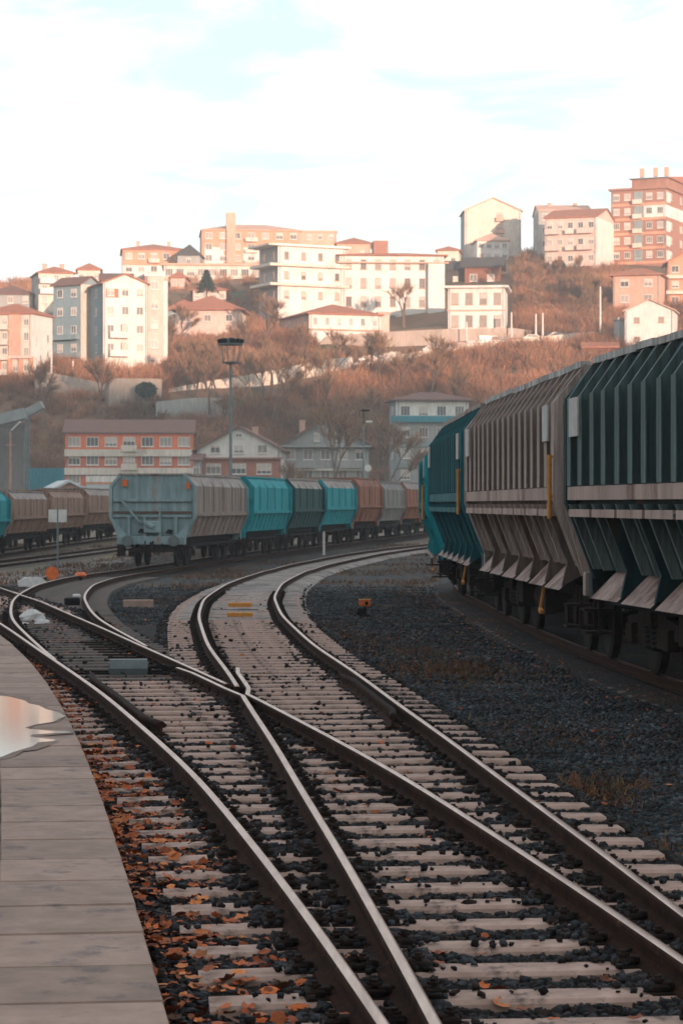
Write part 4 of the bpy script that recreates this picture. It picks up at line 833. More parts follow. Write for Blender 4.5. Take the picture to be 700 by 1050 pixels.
def building(name, label, uL, uR, vt, vb, d, phi, wall, side_u=None, D=11, floors=3, cols=4, scols=2, win=(1.1, 1.4), fr='w', roof='flat', roofmat=None, rise=2.2, over=.5, cat='building', group=None, skip=(), sidewall=None, div=1, winz=.5, base_drop=4, chim=0, f0=0, sskip=()):
    t = Bld(); c, s = math.cos(R(phi)), math.sin(R(phi)); tl, tr = (uL - 350) / F, (uR - 350) / F
    if phi >= 0:
        ax, ay = tl * d, d; Wd = (tr * ay - ax) / (c - tr * s)
        if side_u is not None: q = (side_u - 350) / F; D = (q * ay - ax) / (-s - q * c)
    else:
        bx, by = tr * d, d; Wd = (bx - tl * by) / (c - tl * s); ax, ay = bx - Wd * c, by - Wd * s
        if side_u is not None: q = (side_u - 350) / F; D = (q * by - bx) / (-s - q * c)
    if not 2 < D < 40 or not 1 < Wd < 90: print('BAD BUILDING', label, Wd, D)
    z0 = EYE + (HZ - vb) * d / F; H = (vb - vt) * d / F
    root = empty(name, (ax, ay, z0), R(phi), label, cat, group); t.root = root; t.W, t.D, t.H = Wd, D, H; t.phi = phi
    m = MB()
    if roof in ('gable_y',):      # gable facing front
        m.prism([(0, -base_drop), (Wd, -base_drop), (Wd, H), (Wd / 2, H + rise), (0, H)], 0, D)
    elif roof == 'gable_x':
        m.prism([(0, -base_drop), (D, -base_drop), (D, H), (D / 2, H + rise), (0, H)], 0, Wd, axis='x')
    else: m.box(0, Wd, 0, D, -base_drop, H)
    w_ = m.obj('wall', WM[wall], root)
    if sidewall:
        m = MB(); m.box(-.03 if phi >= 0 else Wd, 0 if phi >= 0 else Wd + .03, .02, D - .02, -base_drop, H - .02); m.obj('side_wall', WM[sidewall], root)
    rm = roofmat or M_tile; o = over; m = MB()
    if roof == 'flat': m.box(-o, Wd + o, -o, D + o, H + .005, H + .45)
    elif roof == 'hip':
        k = min(Wd, D) / 2; vs = [(-o, -o, H + .02), (Wd + o, -o, H + .02), (Wd + o, D + o, H + .02), (-o, D + o, H + .02)]
        rd_ = [(k, D / 2, H + rise), (Wd - k, D / 2, H + rise)] if Wd > D else [(Wd / 2, k, H + rise), (Wd / 2, D - k, H + rise)]
        e = [(x, y, z + .22) for x, y, z in vs]
        fs = [(0, 1, 2, 3), (0, 1, 5, 4), (1, 2, 6, 5), (2, 3, 7, 6), (3, 0, 4, 7)] + ([(4, 5, 9, 8), (5, 6, 9), (6, 7, 8, 9), (7, 4, 8)] if Wd > D else [(4, 5, 8), (5, 6, 9, 8), (6, 7, 9), (7, 4, 8, 9)])
        m.add(vs + e + rd_, fs)
    elif roof == 'gable_y':
        k = rise / (Wd / 2); m.prism([(-o, H - o * k + .01), (-o, H - o * k + .26), (Wd / 2, H + rise + .26), (Wd + o, H - o * k + .26), (Wd + o, H - o * k + .01), (Wd / 2, H + rise + .01)], -o, D + o)
    elif roof == 'gable_x':
        k = rise / (D / 2); m.prism([(-o, H - o * k + .01), (-o, H - o * k + .26), (D / 2, H + rise + .26), (D + o, H - o * k + .26), (D + o, H - o * k + .01), (D / 2, H + rise + .01)], -o, Wd + o, axis='x')
    t.roof = None
    if roof != 'none': t.roof = m.obj('roof', rm, root)
    for i in range(chim):
        x = Wd * (.25 + .5 * i / max(1, chim - 1)) if chim > 1 else Wd * .65
        q = MB(); q.box(x - .4, x + .4, D * .4 - .4, D * .4 + .4, H - .3, H + max(rise * .75, .5) + .9); q.box(x - .5, x + .5, D * .4 - .5, D * .4 + .5, H + max(rise * .75, .5) + .905, H + max(rise * .75, .5) + 1.05); q.obj('chimney', WM['salmon'], t.roof or root)
    fh = H / floors; t.fh = fh
    if cat == 'building' and name == 'apartment_block' and cols >= 5:
        for f_ in range(1, floors):
            xa = Wd * (cols // 2) / cols; q = MB(); q.box(xa + .2, xa + Wd / cols - .2, -1.0, -.04, f_ * fh, f_ * fh + .15); q.box(xa + .2, xa + Wd / cols - .2, -1.0, -.92, f_ * fh + .151, f_ * fh + 1.0); q.obj('balcony', WM['cream'], root)
    if Wd > 8 and roof != 'none':
        for xd in (Wd * .02 + .1, Wd * .98 - .1): q = MB(); q.tube([(xd, -.09, -1), (xd, -.09, H - .05)], .07, 6); q.obj('drain_pipe', WM['grey'], root)
    for f_ in range(f0, floors):
        z = f_ * fh + fh * winz + .1
        for i in range(cols):
            if (f_, i) in skip: continue
            window(root, Wd * (i + .5) / cols, -.035, z, win[0], win[1], 0, fr, div)
        for i in range(scols):
            if (f_, i) in sskip: continue
            yy = D * (i + .5) / scols
            if phi >= 0: window(root, -.035 - (.03 if sidewall else 0), yy, z, win[0], win[1], R(-90), fr, div)
            else: window(root, Wd + .035 + (.03 if sidewall else 0), yy, z, win[0], win[1], R(90), fr, div)
    return t
def part(t, name, m_, *boxes, bev=0):
    m = MB()
    for b in boxes: m.box(*b, bev=bev)
    return m.obj(name, WM[m_] if isinstance(m_, str) else m_, t.root)
def balcony(t, x0, x1, z, dep=1.2, m_='white', h=.95, slab='salmon'):
    o = part(t, 'balcony', m_, (x0, x1, -dep, -dep + .12, z, z + h), (x0, x0 + .12, -dep + .12, -.005, z, z + h), (x1 - .12, x1, -dep + .12, -.005, z, z + h), (x0, x1, -dep, -.005, z - .2, z - .003))
    return o
def bands(t, zs, m_='white', th=.25, pr=.12, side=True):
    for z in zs: part(t, 'band', m_, (-pr, t.W + pr, -pr, t.D * .5, z, z + th))
# --- lower town, in the shade
t = building('apartment_block', 'long orange and white apartment block with brown roof behind the grey leading wagon', 67, 198, 444, 520, 385, 3, 'redbrick', D=13, floors=4, cols=7, scols=0, win=(1.9, 1.5), roof='gable_x', roofmat=M_tile_brown, rise=2.1, over=.4, f0=0, div=2, side_u=None)
for k in (1, 2, 3): part(t, 'white_band', 'cream', (-.1, t.W + .1, -.5, -.01, k * t.fh - .75, k * t.fh + .35))
part(t, 'orange_panel', 'redorange', (.1, t.W - .1, -.028, -.001, 3 * t.fh + .36, t.H - .02))
t = building('shed', 'low shed with white gabled roof and blue side behind the brown wagons', 50, 92, 505, 520, 240, 12, 'salmon', D=12, floors=1, cols=0, scols=0, roof='gable_y', roofmat=M_sheet, rise=1.0, over=.6)
t = building('shed', 'low flat shed with white and red roof edge beside the blunt wagon end', 93, 122, 503, 520, 236, 2, 'brick', D=10, floors=1, cols=0, scols=0, roof='none')
part(t, 'roof', M_sheet, (-.4, t.W + .5, -.6, t.D, t.H + .01, t.H + .6)); part(t, 'roof_edge', 'teal', (-.3, t.W + .4, -.5, t.D, t.H - .7, t.H - .002)); part(t, 'red_stripe', 'orange', (-.42, t.W + .5, -.64, -.605, t.H + .62, t.H + .82)); part(t, 'fascia', 'white', (-.42, t.W + .5, -.62, -.3, t.H + .83, t.H + 1.4))
t = building('house', 'white house with broad brown gable, brick ground floor, behind the light mast', 202, 288, 461, 520, 345, -4, 'white', D=12, floors=3, cols=4, scols=0, win=(1.5, 1.4), roof='gable_y', roofmat=M_tile_brown, rise=3.1, over=.7, chim=1, f0=3, div=1)
part(t, 'brick_storey', 'brick', (-.0, t.W, -.16, -.01, -3, 2.5 * t.fh)); part(t, 'canopy', 'brown', (-.3, t.W + .3, -.9, -.02, 2.5 * t.fh + .01, 2.5 * t.fh + .25))
for i in range(3): window(t.root, t.W * (.2 + .3 * i), -.2, 2.0 * t.fh, 2.1, 1.5, div=2); window(t.root, t.W * (.2 + .3 * i), -.2, 1.0 * t.fh, 2.1, 1.5, div=2); window(t.root, t.W * (.22 + .28 * i), -.06, t.H + .1, 1.4, 1.2, div=1)
window(t.root, t.W / 2, -.05, t.H + 2.0, .9, .6)
t = building('annex', 'low dark roofed annex leaning on the left side of the white gabled house', 198, 205, 472, 520, 343, -4, 'grey', D=9, floors=2, cols=1, scols=0, win=(.9, 1.2), roof='gable_x', roofmat=M_tile_brown, rise=1.2)
t = building('house', 'grey house with wide pale gable and long balconies, right of the white gabled house', 289, 378, 456, 520, 352, 3, 'grey', D=13, floors=3, cols=5, scols=0, win=(1.4, 1.5), roof='gable_y', roofmat=M_tile_brown, rise=3.6, over=1.0, chim=2)
balcony(t, .3, t.W * .38, 2 * t.fh - .2, 1.2, 'grey'); balcony(t, t.W * .62, t.W - .3, 2 * t.fh - .2, 1.2, 'grey'); part(t, 'balcony', 'grey', (-.3, t.W + .3, -1.1, -.05, t.H - .35, t.H - .1)); part(t, 'cornice', 'cream', (-.1, t.W + .1, -.7, -.02, 1.95 * t.fh - .6, 1.95 * t.fh - .35))
window(t.root, t.W * .4, -.05, t.H + 1.1, .8, 1.2); window(t.root, t.W * .6, -.05, t.H + 1.1, .8, 1.2)
for (u, lb) in ((293, 'white satellite dish at the left end of the grey house balcony'), (377, 'white satellite dish at the right end of the grey house balcony')):
    x, y_, z = wp(u, 480, 348); q = MB(); q.tube([(0, 0, 0), (0, -.12, 0), (0, -.2, 0)], [.2, .42, .5], 16); q.tube([(0, 0, 0), (0, .3, -.4)], .04, 6); o = q.obj('satellite_dish', M_white, None, (x, y_, z)); tag(o, lb, 'dish')
t = building('apartment_block', 'blue grey block with a teal band and white top storey beside the teal wagons', 406, 480, 411, 520, 388, 6, 'grey', side_u=399, floors=5, cols=4, scols=1, win=(1.5, 1.6), roof='hip', roofmat=M_tile_brown, rise=1.6, over=.9, sidewall='bluegrey', div=2)
part(t, 'teal_band', 'teal', (-.8, t.W + .6, -.9, -.05, t.H - 3.4, t.H - 2.4)); part(t, 'white_storey', 'white', (-.05, t.W, -.03, -.002, t.H - 2.39, t.H - .02))
for k in (1, 2, 3): part(t, 'band', 'bluegrey', (-.05, t.W, -.35, -.01, k * t.fh - .5, k * t.fh + .3))
WM['yard'] = wallmat('yard', (.20, .19, .18))
t = building('warehouse', 'grey concrete building at the left edge under the sloping conveyor roof', -30, 25, 437, 520, 255, -8, 'yard', side_u=28, floors=2, cols=0, scols=0, win=(1.2, 2.2), roof='none')
part(t, 'parapet', 'yard', (-.1, t.W + .1, -.1, .3, t.H + .003, t.H + .4))
q = MB(); a = wp(-30, 438, 250); b = wp(26, 424, 250); c_ = wp(41, 418, 250); q.bar(a, b, 2.4, 1.1); o = q.obj('conveyor_gallery', M_gallery); tag(o, 'pale sloping conveyor gallery above the grey building at the left edge', 'conveyor')
q = MB(); q.bar(wp(27, 424, 252), wp(44, 415, 252), 1.8, .8); q.obj('end_hood', M_gallery, o)
t = building('fence', 'bright blue sheet metal fence under the dark hillside at left', 24, 66, 480, 519, 300, 0, 'teal', D=.3, floors=1, cols=0, scols=0, roof='none', cat='fence', base_drop=1)
for i in range(12): part(t, 'fence_post', 'teal', (t.W * i / 12, t.W * i / 12 + .12, -.12, -.01, 0, t.H))
# --- hill buildings
building('house', 'pale low house with brown hip roof at the left edge of the skyline', -12, 34, 302, 325, 505, 4, 'grey', floors=2, cols=3, scols=0, roof='hip', roofmat=M_tile_brown, rise=2.4, D=12)
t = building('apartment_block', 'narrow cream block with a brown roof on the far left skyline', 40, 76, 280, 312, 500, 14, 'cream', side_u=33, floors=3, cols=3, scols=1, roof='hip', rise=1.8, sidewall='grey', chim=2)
balcony(t, .2, t.W * .45, t.fh * 1 + .2); balcony(t, .2, t.W * .45, t.fh * 2 + .2)
t = building('apartment_block', 'red and white building with tall brick pillars at the left edge', -22, 33, 322, 400, 422, -16, 'cream', side_u=54, floors=5, cols=5, scols=2, win=(1.0, 1.5), roof='hip', roofmat=M_tile, rise=2.2, sidewall='white', f0=0, sskip=((0, 0), (0, 1), (1, 0), (1, 1), (2, 0), (3, 0), (4, 0), (4, 1)))
for i in range(6): part(t, 'pillar', 'orange', (t.W * i / 5 - .35, t.W * i / 5 + .35, -.35, -.01, -1, t.fh * 2.2))
part(t, 'panel', 'salmon', (t.W * .58, t.W * .8, -.3, -.01, t.fh * 2.2 + .01, t.H)); part(t, 'band', 'pink', (-.1, t.W + .1, -.45, -.01, t.fh * 2.2 - .5, t.fh * 2.2 - .002) if False else (-.1, t.W + .1, -.6, -.36, t.fh * 2.2 - .3, t.fh * 2.2 + .2))
building('hut', 'small cream hut with red roof between the red pillared building and the blue block', 48, 78, 376, 390, 432, 2, 'cream', floors=1, cols=3, scols=0, win=(.8, 1.0), roof='gable_x', rise=1.2, D=6)
t = building('apartment_block', 'block with its front shade coloured blue, pale side wall, left half of the left pair', 55, 83, 291, 385, 447, -35, 'blue', side_u=103, floors=5, cols=2, scols=1, win=(1.3, 1.5), roof='gable_x', roofmat=M_tile_brown, rise=1.4, sidewall='cream', sskip=tuple((f_, 0) for f_ in range(5)))  # blue front is the shade of this face put into colour
for k in (1, 2): part(t, 'balcony', 'blue', (.2, t.W - .2, -1.2, -.02, k * t.fh - .1, k * t.fh + .9))
t = building('apartment_block', 'tall white block with stacked balconies, right half of the pair on the left hill', 106, 151, 290, 385, 440, 20, 'white', side_u=93, floors=5, cols=3, scols=1, win=(1.3, 1.5), roof='gable_y', rise=1.6, sidewall='blue', roofmat=M_tile)  # blue side wall colours in the shade of the left face
for k in (1, 2): 
    balcony(t, 1.0, t.W * .55, k * t.fh + .3, 1.3); part(t, 'recess_shade', 'dark', (t.W * .40, t.W * .53, -.05, -.01, k * t.fh + 1.3, k * t.fh + 2.6))  # dark flat panel stands in for shade behind the balcony
part(t, 'loggia', 'brick', (.5, t.W * .35, -.04, -.01, t.H - 2.6, t.H - 1.0)); 
t = building('apartment_block', 'narrow pale tower with a red drain line joined to the right of the balcony block', 149, 168, 283, 383, 443, 16, 'pink', floors=5, cols=1, scols=0, win=(1.4, 1.5), roof='flat', roofmat=WM['white'], over=.15, D=10)
part(t, 'drain_pipe', 'brick', (.15, .4, -.25, -.02, 0, t.H)); 
t = building('chimney_wall', 'slim white chimney tower at the right end of the left apartment pair', 167, 172, 288, 383, 446, 10, 'white', floors=1, cols=0, scols=0, roof='flat', roofmat=WM['salmon'], over=.1, D=3, cat='chimney')
t = building('house', 'blue topped brown roof house peeking between the left pair and the skyline', 104, 135, 287, 310, 470, 5, 'blue', floors=1, cols=2, scols=0, roof='gable_x', roofmat=M_tile_brown, rise=1.5, D=10)
building('house', 'cream house with a red hip roof between the cream block and the blue roofed house', 80, 103, 277, 300, 530, 5, 'cream', floors=2, cols=3, scols=0, roof='hip', rise=1.8, D=10)
building('house', 'pale pink house low on the slope under the dark conifer', 198, 232, 298, 318, 520, 4, 'pink', floors=2, cols=4, scols=0, roof='hip', rise=1.6, D=9)
building('house', 'narrow salmon house between the right block of the left pair and the pink house', 175, 190, 285, 306, 540, -2, 'salmon', floors=2, cols=2, scols=0, roof='hip', rise=1.6, D=9)
t = building('apartment_block', 'orange topped white block on the left skyline', 126, 190, 256, 296, 590, 6, 'white', floors=3, cols=5, scols=0, win=(1.6, 1.5), roof='hip', rise=2.2, D=15, chim=2)
part(t, 'orange_storey', 'orange', (-.02, t.W + .02, -.03, -.002, t.H * .60, t.H - .05))
building('house', 'small dark slate roofed house on the skyline right of the orange topped block', 182, 205, 262, 285, 585, -2, 'grey', D=9, floors=2, cols=1, scols=0, roof='hip', roofmat=M_tile_dark, rise=3.0)
t = building('apartment_block', 'long low white building with many windows below the big orange skyline block', 168, 268, 272, 302, 562, 3, 'cream', floors=2, cols=9, scols=0, win=(1.8, 1.7), roof='flat', roofmat=WM['salmon'], over=.5, D=14, div=2)
t = building('apartment_block', 'big orange and white block with a lift tower, highest left of centre', 207, 308, 236, 282, 610, 5, 'orange', side_u=205, floors=4, cols=7, scols=0, win=(1.7, 1.6), roof='hip', roofmat=WM['salmon'], rise=2.4, over=.3)
part(t, 'lift_tower', 'salmon', (t.W * .25, t.W * .34, -.8, 3, -2, t.H + 4.4)); part(t, 'white_panel', 'white', (t.W * .03, t.W * .22, -.03, -.002, -1, t.H * .62)); part(t, 'white_panel', 'white', (t.W * .42, t.W * .68, -.03, -.002, -1, t.H * .62))
t = building('house', 'wide orange block behind the overhanging white building', 300, 345, 238, 260, 640, 2, 'salmon', floors=2, cols=4, scols=0, roof='flat', roofmat=WM['salmon'], over=.2, D=10)
t = building('house', 'pink house with broad red hip roof below the long low white building', 180, 246, 318, 352, 474, -3, 'pink', side_u=252, floors=2, cols=3, scols=1, win=(1.3, 1.3), roof='hip', rise=3.4, over=.9, sidewall='cream')
building('house', 'small red roofed house left of the pink house, behind the twiggy trees', 172, 196, 318, 345, 497, -14, 'bluegrey', floors=2, cols=2, scols=0, win=(1.0, 1.2), roof='hip', rise=2.4, D=9)
t = building('institute', 'white building with three flat overhanging slabs, shade coloured grey on its left side', 285, 354, 252, 312, 500, 26, 'white', side_u=266, floors=3, cols=4, scols=2, win=(1.0, 1.6), roof='flat', roofmat=WM['white'], over=.9, fr='b', sidewall='grey')  # grey side wall puts the left face's shade into the colour
for k in (1, 2): part(t, 'floor_slab', 'cream', (-2.2, t.W + .9, -1.0, t.D, k * t.fh - .15, k * t.fh + .4))
part(t, 'floor_slab', 'cream', (-2.6, -.95, -1.1, t.D, t.H + .003, t.H + .4))
t = building('institute', 'long white four storey building with a red cornice line at the centre of the hill', 350, 455, 262, 338, 506, 4, 'white', floors=4, cols=7, scols=0, win=(1.2, 2.1), roof='hip', roofmat=M_tile, rise=1.3, over=.8, D=14, fr='b', div=1)
part(t, 'cornice', 'salmon', (-.9, t.W + .9, -.95, -.02, t.H - 1.6, t.H - 1.3)); part(t, 'roof_hut', 'brown', (t.W * .33, t.W * .47, 4, 9, t.H + .5, t.H + 3.6)); part(t, 'corner_wing', 'white', (t.W * .84, t.W, -1.3, -.005, -2, t.H - 1.7))
part(t, 'antenna', M_frame, (t.W * .52, t.W * .52 + .1, 5, 5.1, t.H, t.H + 5), (t.W * .55, t.W * .55 + .1, 5, 5.1, t.H, t.H + 5.5), (t.W * .58, t.W * .58 + .1, 5, 5.1, t.H, t.H + 5))
building('house', 'orange hip roofed house peeking over the long white building', 345, 380, 250, 270, 600, 0, 'salmon', floors=1, cols=2, scols=0, roof='hip', rise=2, D=12)
building('house', 'small pale house with a red roof at the right end of the long white building', 448, 470, 257, 276, 560, -6, 'cream', floors=1, cols=2, scols=0, roof='hip', rise=1.3, D=9)
t = building('house', 'long white house with a low red roof in front of the slab building', 317, 390, 322, 352, 462, 20, 'white', side_u=286, floors=2, cols=6, scols=4, win=(.8, 1.5), roof='hip', rise=2.6, over=.6, sidewall='salmon')
part(t, 'ledge', 'salmon', (-.1, t.W + .1, -.5, -.01, t.fh - .2, t.fh + .05))
t = building('house', 'pink end block beside the long white house with low red roof', 388, 399, 322, 347, 468, 8, 'pink', floors=1, cols=0, scols=0, roof='flat', roofmat=WM['salmon'], over=.2, D=6)
t = building('institute', 'square white building with a thick flat cornice right of the long white building', 459, 517, 295, 341, 476, -6.5, 'white', side_u=520, floors=2, cols=4, scols=0, win=(1.4, 2.3), roof='flat', roofmat=WM['white'], over=.8, fr='b')
part(t, 'band', 'salmon', (-.2, t.W + .2, -.25, -.01, t.fh - .1, t.fh + .15))
t = building('house', 'dark brown wooden house with a dark roof above the square white building', 476, 512, 272, 298, 530, -6, 'wood', floors=1, cols=2, scols=0, win=(1.6, 1.6), roof='gable_x', roofmat=M_tile_dark, rise=2.0, over=1.0, D=9)
building('house', 'dark house left of the brown wooden house', 455, 478, 276, 298, 533, 5, 'dark', floors=1, cols=1, scols=0, roof='gable_x', roofmat=M_tile_dark, rise=2.0, over=.6, D=9)
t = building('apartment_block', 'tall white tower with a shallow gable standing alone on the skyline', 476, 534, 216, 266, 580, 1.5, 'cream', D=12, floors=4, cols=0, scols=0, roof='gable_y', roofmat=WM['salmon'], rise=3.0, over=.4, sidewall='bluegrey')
for k in range(3): window(t.root, t.W * .62, -.04, t.H * .5 + 2.8 * k - 1, 1.5, 1.6, fr='b'); balcony(t, t.W * .55, t.W * .7, t.H * .5 + 2.8 * k - 2.2, .8, 'salmon', .8)
t = building('house', 'low pavilion with a pink roof in front of the tall white tower', 489, 521, 247, 268, 566, 4, 'white', floors=2, cols=4, scols=0, win=(1.2, 1.2), roof='hip', roofmat=WM['salmon'], rise=2.2, D=9)
t = building('apartment_block', 'cream block, side shade coloured grey, brown top, behind the pink balcony block', 552, 605, 216, 285, 560, 1, 'cream', D=13, floors=5, cols=4, scols=1, win=(1.3, 1.4), roof='gable_x', roofmat=WM['salmon'], rise=1.8, over=.3, sidewall='grey', chim=2)  # grey side wall carries the shade of the left end as colour
part(t, 'top_storey', 'grey', (.1, t.W * .3, -.04, -.002, t.H - 3.4, t.H - .1))
t = building('apartment_block', 'pink block with stacked balconies, red roof and bright white end wall', 558, 611, 222, 290, 535, -20, 'pink', side_u=631, floors=4, cols=5, scols=0, win=(1.2, 1.4), roof='gable_x', rise=2.6, over=.4, sidewall='white')
for k in range(4): balcony(t, t.W * .02, t.W * .3, k * t.fh + .2, 1.1, 'pink'); balcony(t, t.W * .64, t.W * .93, k * t.fh + .2, 1.1, 'pink')
t = building('apartment_block', 'tall brown block with white window panels at the right edge of the photo', 626, 682, 193, 268, 545, -24, 'brown', side_u=722, floors=5, cols=5, scols=4, win=(1.4, 1.5), roof='flat', roofmat=WM['brown'], over=.5, div=2)
for k in range(5): part(t, 'white_panel', 'white', (t.W + .002, t.W + .04, .6, 3.6, k * t.fh + .3, k * t.fh + 2.6)); part(t, 'brick_band', 'orange', (-.05, t.W, -.14, -.01, k * t.fh - .35, k * t.fh + .25))
part(t, 'glass_panel', 'bluegrey', (t.W * .42, t.W * .58, -.12, -.01, 0, t.H * .97)); part(t, 'white_storey', 'white', (t.W * .6, t.W + .06, -.05, t.D * .9, 3 * t.fh + .26, 4 * t.fh - .36))
part(t, 'attic', 'brown', (t.W * .35, t.W * .98, 1.2, t.D - 1, t.H + .46, t.H + 2.6)); 
m = MB(); m.prism([(0, t.H + 2.61), (t.D - .6, t.H + 2.61), (t.D / 2, t.H + 4.6)], t.W * .3, t.W * 1.02, axis='x'); m.obj('attic_roof', M_tile, t.root, (0, .3, 0))
for x in (.45, .7, .9): part(t, 'chimney', 'salmon', (t.W * x, t.W * x + .9, 3, 3.9, t.H + 3.2, t.H + 5.2))
t = building('house', 'salmon house with a red hip roof between the brown block and white gable', 628, 676, 282, 330, 490, -15, 'salmon', side_u=681, floors=3, cols=2, scols=0, win=(1.7, 1.5), roof='hip', rise=1.8, over=.7)
t = building('apartment_block', 'orange house with a terrace at the right edge below the tall brown block', 684, 730, 268, 332, 498, -5, 'orange', D=10, floors=4, cols=3, scols=0, win=(1.5, 1.4), roof='gable_y', rise=2.4, over=.9)
for k in (1, 2, 3): part(t, 'terrace', 'cream', (-.3, t.W, -.9, -.02, k * t.fh - .3, k * t.fh + .4))
building('house', 'bright white house with a shallow gable just above the dark teal wagon', 640, 690, 318, 358, 442, -13, 'white', side_u=694, floors=2, cols=2, scols=0, win=(1.0, 1.0), roof='gable_y', roofmat=WM['salmon'], rise=2.0, over=.4, fr='b')
building('shack', 'small grey shack left of the bright white gabled house', 634, 644, 328, 358, 446, 12, 'grey', side_u=629, floors=1, cols=0, scols=0, roof='flat', roofmat=WM['stone'], over=.3)
building('shack', 'low brown shack with a rust roof at the end of the hill road', 598, 632, 356, 372, 440, -5, 'wood', floors=1, cols=2, scols=0, win=(.8, .8), roof='gable_x', rise=.9, D=6, roofmat=M_tile)
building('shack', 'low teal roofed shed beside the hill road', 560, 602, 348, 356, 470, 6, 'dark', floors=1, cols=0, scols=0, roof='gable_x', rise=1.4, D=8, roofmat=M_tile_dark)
# --- retaining walls, hill road and its parapet
def wallstrip(name, label, pts, hts, th, m_, cat='wall', name2=None, cap=True):
    q = MB(); P_ = [Vector(wp(*p)) for p in pts]
    for i in range(len(P_) - 1):
        a, b = P_[i], P_[i + 1]; ha, hb = hts[i], hts[i + 1]; dz = 3
        q.add([(a.x, a.y, a.z - dz), (b.x, b.y, b.z - dz), (b.x, b.y + th, b.z - dz), (a.x, a.y + th, a.z - dz), (a.x, a.y, a.z + ha), (b.x, b.y, b.z + hb), (b.x, b.y + th, b.z + hb), (a.x, a.y + th, a.z + ha)], [(0, 1, 5, 4), (1, 2, 6, 5), (2, 3, 7, 6), (3, 0, 4, 7), (4, 5, 6, 7), (0, 3, 2, 1)])
    return tag(q.obj(name, WM[m_] if isinstance(m_, str) else m_), label, cat)
wallstrip('retaining_wall', 'tall pale retaining wall behind the row of parked cars', [(318, 374, 462), (335, 372, 462), (380, 366, 463), (450, 358, 465), (525, 350, 472), (560, 347, 477)], [2.5, 5.0, 4.6, 3.8, 2.6, 1.2], .6, 'stone')
wallstrip('retaining_wall', 'old stone wall under the left apartment blocks', [(36, 404, 417), (48, 403, 417), (108, 409, 417), (112, 412, 415), (166, 410, 417)], [2.5, 3.6, 2.6, 4.0, 3.6], .6, 'stone')
wallstrip('retaining_wall', 'thin pale wall edging the path that climbs from the left wall to the road', [(166, 412, 420), (205, 404, 424), (262, 396, 428), (330, 383, 438), (362, 378, 444)], [2.0, 2.0, 2.2, 2.4, 2.2], .5, 'cream')
wallstrip('retaining_wall', 'grey wall below the thin pale climbing wall, above the orange block', [(160, 424, 412), (200, 420, 414), (235, 414, 416)], [2.0, 2.0, 1.0], .5, 'grey')
wallstrip('parapet', 'low pale parapet along the outer edge of the hill road', [(362, 379, 446), (392, 374, 446), (450, 363, 452), (520, 355, 459), (610, 346, 467)], [1.2] * 5, .35, 'cream')
q = MB(); rp_ = [(362, 377, 447, 453), (392, 373, 447, 455), (450, 361.5, 453, 462), (520, 353, 460, 470), (612, 345, 468, 478)]
vs = [];
for (u, v, d1, d2) in rp_: z = wp(u, v, d1)[2] + .25; vs += [((u - 350) * d1 / F, d1, z), ((u - 350) * d2 / F, d2, z + .1)]
q.add(vs, [(2 * i, 2 * i + 2, 2 * i + 3, 2 * i + 1) for i in range(len(rp_) - 1)]); tag(q.obj('road', mat('road_asphalt', (.16, .14, .13), (.11, .1, .09), .5, .5, .9)), kind='structure')
# --- parked cars on the hill road
def car(u, v, d, label, colr, yaw=0, vn=False):
    x, y_, z = wp(u, v, d); t = empty('parked_car', (x, y_, z), R(yaw), label, 'car', 'cars parked along the hill road')
    pm_ = mat('car_paint_' + colr[0], colr[1], tuple(v_ * .9 for v_ in colr[1]), .4, 3, .3, spec=.5)
    pr = [(-2.1, .35), (2.1, .35), (2.15, .75), (1.3, .92), (-1.9, .98), (-2.15, .8)] if not vn else [(-2.2, .35), (2.2, .35), (2.2, .95), (1.8, 1.1), (1.3, 1.9), (-2.2, 1.95)]
    m = MB(); m.prism(pr, -.85, .85); 
    if not vn: m.prism([(-1.75, .96), (1.2, .9), (.55, 1.44), (-1.2, 1.46)], -.72, .72)
    m.obj('body', pm_, t)
    m = MB(); m.prism([(-1.5, .99), (.95, .95), (.45, 1.38), (-1.1, 1.4)] if not vn else [(.3, 1.15), (1.75, 1.12), (1.25, 1.8), (.3, 1.8)], -.88 if vn else -.745, .88 if vn else .745); m.obj('window', M_pane, t)
    for a in (-1.35, 1.35):
        for b in (-.8, .8): m = MB(); m.tube([(a, b - .09, .32), (a, b + .09, .32)], .32, 12); m.obj('wheel', M_black, t)
cc = dict(w=('white', (.7, .68, .66)), b=('black', (.03, .03, .035)), g=('grey', (.2, .2, .21)), r=('red', (.35, .06, .04)), u=('blue', (.05, .08, .13)))
for a in [(379, 373, 449, 'white car, leftmost in the row on the hill road', 'w', 8), (397, 370, 450, 'long black car, second from the left on the hill road', 'b', 8), (406, 369, 453, 'dark grey car close behind the long black car', 'g', 8), (444, 362.5, 455, 'grey car on the hill road below the square white building', 'g', 8), (459, 361, 457, 'blue car on the hill road between two grey ones', 'u', 6), (473, 359, 459, 'black car, middle of the right group on the hill road', 'b', 6), (486, 357, 461, 'small grey car left of the white van on the hill road', 'g', 6), (519, 353.5, 463, 'dark blue car right of the white van on the hill road', 'u', 5), (547, 351, 467, 'white car parked near the lamp posts on the hill road', 'w', 5), (572, 348.5, 469, 'pale grey car at the right end of the row on the hill road', 'g', 5)]:
    car(a[0], a[1], a[2], a[3], cc[a[4]], a[5])
car(502, 355, 462, 'white van parked between dark cars on the hill road', cc['w'], 6, True)
